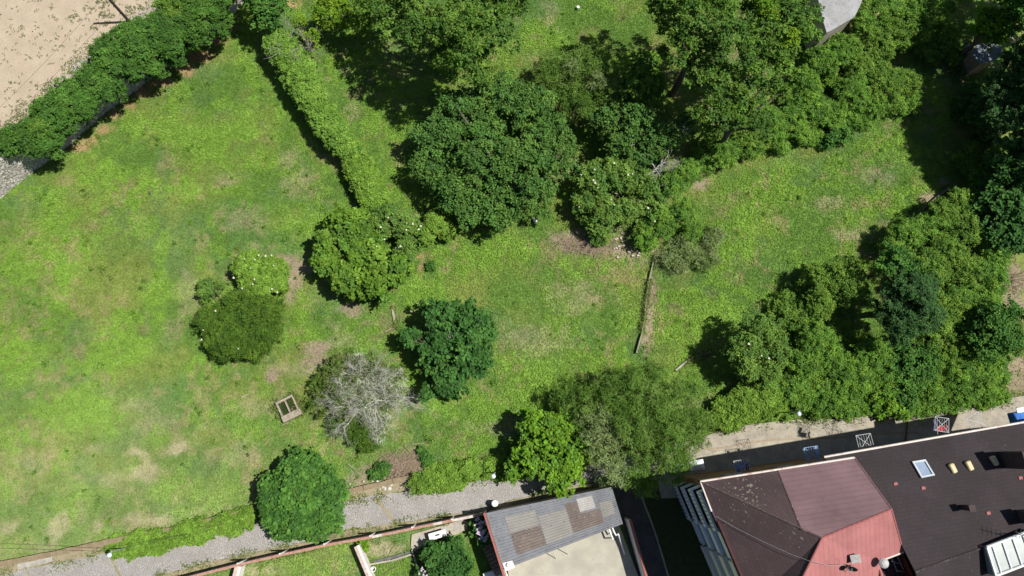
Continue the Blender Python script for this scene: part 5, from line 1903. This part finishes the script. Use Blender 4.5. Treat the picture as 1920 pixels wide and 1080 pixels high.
G = 'bushes on the right side'
thick = [('upright bush at the corner of the thicket beside the glossy tree', 'olive', [(1800, 385, 34, 4), (1770, 405, 32, 3.8), (1815, 430, 30, 4)]),
         ('bush with dark hollow at the upper rim of the thicket', 'bramble', [(1705, 440, 34, 3.6), (1735, 425, 28, 3.4), (1680, 462, 24, 3)]),
         ('broad olive bush in the middle of the thicket', 'olive', [(1775, 480, 44, 4.4), (1740, 505, 40, 4.4), (1810, 510, 36, 4.2)]),
         ('mid green bush left of the brown dry slope', 'bramble', [(1850, 520, 40, 4.2), (1840, 570, 36, 4), (1870, 480, 26, 4)]),
         ('olive bush at the left tip of the thicket', 'olive', [(1550, 530, 40, 4), (1585, 515, 36, 4.4), (1540, 565, 30, 3.4), (1600, 540, 30, 4.4)]),
         ('olive bush below the dark conifer', 'olive', [(1775, 580, 46, 4), (1750, 620, 42, 3.8), (1790, 630, 36, 3.6)]),
         ('low bush in front of the white flecked elder', 'olive', [(1500, 600, 38, 2.4), (1475, 575, 30, 1.8)]),
         ('round bright tree-like bush near the right edge', 'dark', [(1870, 612, 40, 6), (1895, 590, 30, 6), (1840, 640, 34, 5), (1905, 635, 26, 5)]),
         ('bush between the elder and the deep shadow', 'bramble', [(1535, 640, 42, 3.4), (1510, 680, 34, 3), (1560, 680, 30, 2.8)]),
         ('bush above the middle of the concrete street', 'bramble', [(1600, 705, 44, 3), (1640, 670, 40, 3), (1570, 730, 34, 2.4)]),
         ('bush with dark hollow near the street bend', 'dark', [(1700, 690, 46, 3.4), (1690, 730, 36, 2.6), (1735, 680, 36, 3.2)]),
         ('bush left of the tan bank at the right edge', 'bramble', [(1790, 690, 44, 3.2), (1830, 700, 40, 2.8), (1800, 735, 32, 2)]),
         ('small bright lime bush at the street edge', 'maple', [(1660, 755, 24, 2.4), (1690, 765, 14, 1.4)]),
         ('low bush trailing over the street edge at right', 'bramble', [(1745, 745, 34, 1.6), (1780, 755, 24, 1.2), (1850, 740, 28, 1.4), (1720, 760, 20, 1.2)]),
         ('low bush along the street beneath the elder', 'grasshedge', [(1400, 755, 34, 1.9), (1440, 750, 34, 2), (1365, 775, 32, 1.6), (1430, 720, 30, 1.8)]),
         ('bush filling the thicket between conifer and right edge', 'bramble', [(1820, 610, 38, 3.6), (1800, 560, 34, 3.8), (1860, 665, 36, 3)]),
         ('bush on the slope down to the street, right of its middle', 'bramble', [(1655, 715, 38, 2.6), (1745, 715, 38, 2.6), (1700, 755, 26, 1.6)]),
         ('shaded scrub below the slate blue yard shed', 'dark', [(1835, 180, 30, 1.8), (1812, 205, 26, 1.4), (1850, 225, 28, 2)]),
         ('shaded scrub between the upright bush and bluish dark tree', 'bramble', [(1845, 285, 30, 1.8), (1828, 320, 26, 1.4), (1805, 300, 18, 0.9)]),
         ('shaded scrub left of the yard shed', 'bramble', [(1775, 70, 30, 2), (1745, 95, 24, 1.4), (1790, 105, 22, 1.2)]),
         ('low bush left of the lime bush at the street', 'bramble', [(1490, 735, 38, 2.2), (1540, 745, 36, 2), (1590, 760, 28, 1.5), (1625, 755, 24, 1.5)])]
for i, (lab, sp, subs) in enumerate(thick):
    vegh(0.9, 'thicket_bush', 'bush', lab, sp, subs, G, 0, 400 + i, rs=1.14)
vegh(0.85, 'dark_conifer', 'tree', 'dark bluish conifer standing out of the thicket', 'conifer', [(1712, 545, 46, 8.5), (1688, 578, 44, 8), (1735, 585, 40, 8), (1692, 612, 38, 7), (1740, 535, 28, 7), (1725, 560, 30, 9)])
vegh(1.05, 'slim_tree', 'tree', 'slim dark tree casting the upper thicket shadow', 'dark', [(1690, 478, 26, 6.5), (1665, 500, 22, 6), (1710, 500, 22, 6)])
vegh(0.86, 'round_elder', 'tree', 'round elder with few white flecks beside the deep shadow', 'elder', [(1425, 618, 44, 5.6), (1398, 655, 38, 5.4), (1450, 655, 42, 5.6), (1440, 692, 32, 4.6), (1405, 690, 26, 4.6)],
    blossoms=[(1442, 672, 5), (1428, 667, 5), (1404, 645, 5)])

vegh(0.75, 'big_willow', 'tree', 'big drooping willow over the lane between lime tree and street', 'feather',
    [(1105, 760, 50, 6.5), (1150, 735, 50, 7), (1210, 728, 60, 8), (1275, 755, 52, 7.4), (1245, 815, 62, 8), (1300, 810, 38, 6.4), (1255, 870, 44, 7), (1195, 890, 36, 6.6), (1065, 745, 28, 4.6), (1190, 800, 50, 8.2), (1285, 850, 26, 6), (1210, 915, 22, 5.6), (1325, 790, 22, 5.4)],
    extra=[('palefeather', [(1125, 800, 38, 7.4), (1140, 850, 38, 7.2), (1150, 890, 26, 6.4), (1110, 830, 26, 6.6)])], tr=0.28)
vegh(0.7, 'lime_maple', 'tree', 'bright lime maple at the lane left of the drooping willow', 'maple', [(1000, 795, 30, 5.4), (1045, 805, 42, 6.2), (1020, 860, 48, 6.2), (1070, 865, 40, 6.2), (985, 850, 26, 5), (1048, 900, 28, 5.4), (965, 880, 22, 3.8), (1090, 820, 24, 5.6)])
vegh(0.7, 'round_fig', 'tree', 'round bright fig tree joined to the flowering elder in mid meadow', 'fig', [(650, 425, 46, 5.2), (620, 460, 38, 5), (680, 475, 54, 5.8), (702, 525, 42, 5.2), (655, 520, 42, 5), (742, 505, 32, 4.6), (612, 490, 28, 4.6)])
vegh(0.7, 'flecked_elder', 'tree', 'elder flecked with cream flowers touching the round fig tree', 'elder', [(722, 408, 36, 3.8), (762, 428, 32, 3.6), (758, 465, 28, 3.4)],
    blossoms=[(714, 426, 4), (728, 408, 4), (763, 418, 4), (789, 424, 4), (762, 431, 4), (721, 449, 4), (706, 462, 4), (751, 462, 4), (751, 481, 4), (774, 420, 4), (785, 430, 4), (748, 464, 4), (722, 461, 4)])
veg('lime_shrub', 'shrub', 'small lime shrub between flecked elder and broad chestnut', 'grasshedge', [(815, 418, 24, 2.2), (838, 432, 18, 1.8), (800, 440, 18, 1.8)])
vegh(0.7, 'dark_fig', 'tree', 'dark bluish fig tree with a bare twig in its crown', 'figdark',
    [(828, 598, 42, 5.6), (882, 598, 40, 5.6), (872, 655, 50, 6.2), (820, 655, 40, 5.8), (842, 708, 40, 5.4), (890, 675, 36, 5.6), (768, 632, 22, 4.2), (908, 620, 26, 5), (800, 735, 18, 3.8)])
vegh(0.75, 'dark_round_tree', 'tree', 'dark fine leaved round tree next to the low flowering elder', 'evergreen', [(448, 588, 52, 3.8), (398, 600, 34, 3.2), (495, 588, 40, 3.6), (430, 632, 48, 3.6), (498, 628, 34, 3.2), (470, 648, 30, 3)],
    extra=[('elder', [(388, 540, 24, 2.4)])], blossoms=[(381, 619, 3), (378, 637, 3), (447, 654, 3), (404, 583, 3)])
vegh(0.75, 'low_elder', 'tree', 'low elder with cream flowers above the dark fine leaved tree', 'grasshedge', [(468, 502, 36, 3), (508, 508, 32, 3), (482, 538, 32, 3), (522, 530, 20, 2.4)],
    blossoms=[(458, 486, 3), (485, 479, 3), (498, 480, 3), (509, 479, 3), (478, 487, 3), (513, 498, 3), (477, 524, 3), (474, 533, 3), (454, 541, 3), (438, 521, 3), (520, 548, 3), (470, 503, 3), (510, 542, 3)])
vegh(0.62, 'lane_fig', 'tree', 'round fig tree overhanging the cobbled lane', 'figmid', [(560, 892, 48, 5), (524, 925, 44, 4.8), (602, 922, 46, 5), (562, 962, 52, 5), (520, 962, 36, 4.2), (606, 962, 40, 4.6), (560, 925, 56, 5.8), (540, 985, 28, 4), (590, 985, 28, 4)])
veg('lane_hedge', 'hedge', 'low ragged lime growth along the lane left of the lane fig tree', 'grasshedge',
    chain([(215, 1026), (300, 1012), (390, 992), (470, 972)], 19, 0.6, 0.4, 0.8, 2) + chain([(230, 1033), (330, 1006), (440, 985), (475, 965)], 13, 0.65, 0.5, 0.9, 3), 'low growth along the cobbled lane')
veg('lane_hedge', 'hedge', 'short ragged lime growth on the lane left of the lime maple', 'grasshedge', chain([(815, 899), (870, 888), (945, 874)], 22, 0.8, 0.4, 0.7, 4), 'low growth along the cobbled lane')
veg('olive_bush', 'shrub', 'brownish olive bush at the end of the short lane growth', 'olive', [(782, 908, 22, 1.4), (795, 905, 16, 1.3)])
veg('garden_shrub', 'shrub', 'dark leafy shrub in the walled garden below the white table', 'figdark', [(820, 1045, 32, 2.4), (850, 1035, 30, 2.4), (835, 1065, 34, 2.4), (862, 1060, 24, 2.2)])
veg('weed_clump', 'shrub', 'dark weed clump beside the heap of cut branches', 'dark', [(715, 878, 16, 0.7), (705, 888, 12, 0.5)], trunk=False)
veg('weed_clump', 'shrub', 'small weed clump on the right of the cut branches', 'dark', [(800, 862, 13, 0.6), (790, 845, 8, 0.5)], trunk=False)
veg('garden_weed', 'plant', 'small bright plant in the garden corner by the divider wall', 'maple', [(681, 1024, 9, 0.5)], trunk=False)
veg('meadow_bush', 'shrub', 'little dark bush in the grass below the lime shrub', 'dark', [(808, 497, 9, 0.6)], trunk=False)
veg('meadow_bush', 'shrub', 'little dark bush beside the brown cuttings patch', 'bramble', [(1126, 452, 15, 0.9)], trunk=False)
veg('lone_weed', 'plant', 'little dark weed right of the clipped hedge end', 'dark', [(670, 285, 8, 0.5)], trunk=False)
veg('ledge_bush', 'shrub', 'dark fern-like bush under the grey lichen tree', 'evergreen', [(672, 805, 32, 1.5), (640, 790, 28, 1.4), (690, 830, 22, 1.2)])

PINK = stone('hydrangea_petal', (0.56, 0.40, 0.56), (0.66, 0.54, 0.66), 12, 0.8, c3=(0.72, 0.66, 0.66))
hb = [(893, 975, 1), (906, 980, 1), (915, 990, 1), (900, 990, 1), (890, 985, 1), (902, 1003, 1), (910, 1008, 1), (896, 1000, 1), (917, 1000, 1), (899, 982, 1), (912, 983, 1), (906, 997, 1), (895, 993, 1), (908, 1014, 1), (900, 1010, 1)]
veg('hydrangea', 'shrub', 'lilac hydrangea in full flower against the shed corner', 'figdark', [(902, 992, 18, 1.5), (906, 1006, 12, 1.3), (896, 980, 11, 1.3)], 'hydrangeas in the walled garden', petal=PINK, blossoms=[b for p in hb for b in (p, (p[0] + 3.5, p[1] - 2.5, 1))])
veg('hydrangea', 'shrub', 'hydrangea at the bottom edge below the leafy garden shrub', 'figdark', [(793, 1078, 14, 1.1)], 'hydrangeas in the walled garden', petal=PINK, blossoms=[(790, 1070, 1), (797, 1073, 1), (786, 1076, 1), (794, 1078, 1), (800, 1079, 1), (792, 1066, 1)])

# low creeping growth that ties the bushes together: nobody could count it
def creeper(label, pts, seed):
    rng = np.random.default_rng(seed)
    V, C, T = foliage('bramble', pts, 0.0, rng)
    tag(link_mesh('creeper', quads_mesh('creeper', V, C), LEAF), label, 'creeper', None, 'stuff')


_r = np.random.default_rng(77)
_p = []
for (x0, x1, y0, y1, k, z) in ((1400, 1560, 700, 775, 22, 1.0), (1540, 1720, 690, 770, 30, 1.1), (1700, 1885, 680, 752, 30, 1.1), (1480, 1560, 590, 690, 12, 1.2), (1730, 1870, 520, 680, 26, 1.6), (1560, 1640, 640, 700, 10, 0.8), (1750, 1830, 390, 470, 9, 1.6)):
    for _ in range(k):
        _p.append((_r.uniform(x0, x1), _r.uniform(y0, y1), _r.uniform(14, 26), z * _r.uniform(0.6, 1.3)))
creeper('low brambles and ivy carpeting the slope down to the street', _p, 5)
_p = []
for t in np.linspace(0, 1, 40):
    _p.append((1330 + 380 * t + _r.normal(0, 8), 296 - 110 * t + _r.normal(0, 9), _r.uniform(14, 24), _r.uniform(0.7, 1.5)))
for t in np.linspace(0, 1, 9):
    _p.append((1460 + 240 * t + _r.normal(0, 10), 205 - 110 * t + _r.normal(0, 10), _r.uniform(14, 26), _r.uniform(1.4, 2.4)))
creeper('matted creepers along the bramble row above the right clearing', _p, 6)


# palm-like tuft
def tuft():
    c = P(1793, 140, 0.0)
    e = empty('spiky_tuft', c, 'spiky pale green yucca tuft at the edge of the dark shade', 'plant')
    n = 160
    a = RNG.uniform(0, 6.28, n)
    el = RNG.uniform(0.25, 1.3, n)
    d = np.stack([np.cos(a) * np.cos(el), np.sin(a) * np.cos(el), np.sin(el)], -1)
    s = unit(np.cross(d, [0, 0, 1.0])) * 0.03
    L = RNG.uniform(0.8, 1.3, (n, 1))
    p0 = d * 0.1
    p1 = d * L * 0.6 + np.array([0, 0, 0.1])
    p2 = d * L + np.array([0, 0, -0.25]) * L
    V = np.concatenate([np.stack([p0 - s * .6, p0 + s * .6, p1 + s, p1 - s], 1), np.stack([p1 - s, p1 + s, p2 + s * .1, p2 - s * .1], 1)])
    V[:, :, 2] = np.maximum(V[:, :, 2], 0.02)
    C = np.tile(np.array([[0.09, 0.16, 0.06]]), (2 * n, 1)) * RNG.uniform(0.7, 1.3, (2 * n, 1))
    link_mesh('leaves', quads_mesh('tuft', V, C), LEAF, e)


tuft()


# --- bare branch skeletons
def grow(mb, p, d, L, r, depth, rng, up=0.12, spread=0.6, nb=3):
    pts = [p]
    q = p.copy()
    dd = d.copy()
    for k in range(3):
        dd = unit(dd + rng.normal(0, 0.16, 3) + np.array([0, 0, up * 0.4]))
        q = q + dd * L / 3
        pts.append(q.copy())
    mb.tube(pts, r, r * 0.55, 4 if depth < 2 else 6, cap=False)
    if depth == 0:
        return
    for k in range(nb + (1 if depth > 1 else 0)):
        j = pts[rng.integers(1, 4)]
        nd = unit(dd + rng.normal(0, spread, 3))
        grow(mb, j.copy(), nd, L * rng.uniform(0.55, 0.8), r * 0.5, depth - 1, rng, up, spread, nb)


def dead(name, cat, label, px, py, z0, H, L, r, depth, n, mat, sub=None, sp=None, seed=0, flat=0.6, spread=0.6, twigs=None):
    rng = np.random.default_rng(seed)
    b = P(px, py, z0 + H)
    b[2] = z0 - 0.1
    e = empty(name, b, label, cat)
    mb = MB()
    f = b + np.array([0, 0, H * 0.45 + 0.1])
    mb.tube([b, b * .5 + f * .5 + np.array([0.05, 0.05, 0]), f], r * 1.5, r * 1.2, 7)
    for k in range(n):
        a = 2 * math.pi * (k + rng.uniform(-0.3, 0.3)) / n
        grow(mb, f.copy(), unit(np.array([math.cos(a), math.sin(a), flat])), L, r, depth, rng, spread=spread)
    mb.build('branches', mat, e)
    if sub:
        V, C, T = foliage(sp, sub, z0, rng)
        if twigs:
            V3, C3, T = foliage('greytwig', twigs, z0, rng)
            link_mesh('twigs', quads_mesh(name + '_twigs', V3 - b, C3), LEAF, e)
        link_mesh('leaves', quads_mesh(name + '_leaves', V - b, C), LEAF, e)
    return e


dead('lichen_tree', 'tree', 'nearly bare tree with pale lichened branches in the meadow', 700, 738, 0, 2.6, 2.25, 0.048, 5, 9, DEADWOOD,
     [(612, 720, 36, 2.0), (602, 755, 30, 1.8), (640, 690, 38, 2.4), (650, 760, 38, 2.4), (690, 690, 36, 2.8), (730, 735, 32, 2.6), (690, 760, 36, 2.6), (715, 700, 30, 2.6), (670, 725, 36, 2.9), (640, 735, 30, 2.6), (700, 800, 26, 1.4), (745, 700, 20, 2.0)], 'ledge', 7, 0.32, twigs=[(700, 720, 44, 3.2), (735, 715, 34, 3.0), (665, 740, 40, 3.0), (700, 770, 38, 2.8), (640, 712, 30, 2.6), (705, 805, 26, 2.2), (740, 745, 30, 2.6), (675, 685, 26, 2.6)])
dead('bare_bush', 'bush', 'leafless grey bush at the head of the clipped hedge', 548, 62, 0, 4.2, 1.7, 0.05, 3, 7, TWIG, None, None, 3, 0.35)
dead('bare_snag', 'branch', 'bare grey branches rising out of the walnut shade', 1243, 290, 0, 5.6, 1.3, 0.05, 3, 5, DEADWOOD, None, None, 9, 0.3)
dead('bare_sprig', 'branch', 'small bare sprig in the dark gap of the tall oak', 1305, 195, 0, 8.5, 0.9, 0.03, 2, 4, TWIG, None, None, 12, 0.5)
dead('bare_sprig', 'branch', 'bare white twig topping the dark fig tree', 842, 632, 0, 6.0, 0.7, 0.03, 2, 4, DEADWOOD, None, None, 14, 0.6)
dead('dry_bush', 'bush', 'dry brown twiggy bush on the slope at the right edge', 1908, 520, 0, 1.4, 1.0, 0.03, 3, 9, stone('dry_twig', (0.22, 0.16, 0.12), (0.29, 0.22, 0.17), 6), None, None, 15, 0.4)


def brush_pile(label, px, py, rx, ry, n, seed, h=0.35):
    rng = np.random.default_rng(seed)
    c = P(px, py)
    e = empty('brush_pile', c, label, 'brush pile', 'heaps of cut branches')
    mb = MB()
    s = mpp(c)
    for k in range(n):
        q = c + np.array([rng.normal(0, rx * s * .5), rng.normal(0, ry * s * .5), abs(rng.normal(0, h * 0.4)) + 0.02])
        a = rng.normal(0.45, 0.7)
        L = rng.uniform(0.3, 1.0)
        d = np.array([math.cos(a), math.sin(a), rng.normal(0, 0.12)]) * L
        mb.tube([q - d, q + rng.normal(0, 0.04, 3), q + d], rng.uniform(0.008, 0.022), 0.006, 4)
    mb.build('cut_branches', stone('cut_wood', (0.38, 0.30, 0.22), (0.28, 0.21, 0.15), 4, 0.9), e)


brush_pile('heap of cut branches beside the low lane wall', 752, 872, 46, 22, 420, 3)
brush_pile('brown cut branches scattered below the flowering elder', 1100, 462, 56, 14, 260, 4, 0.2)
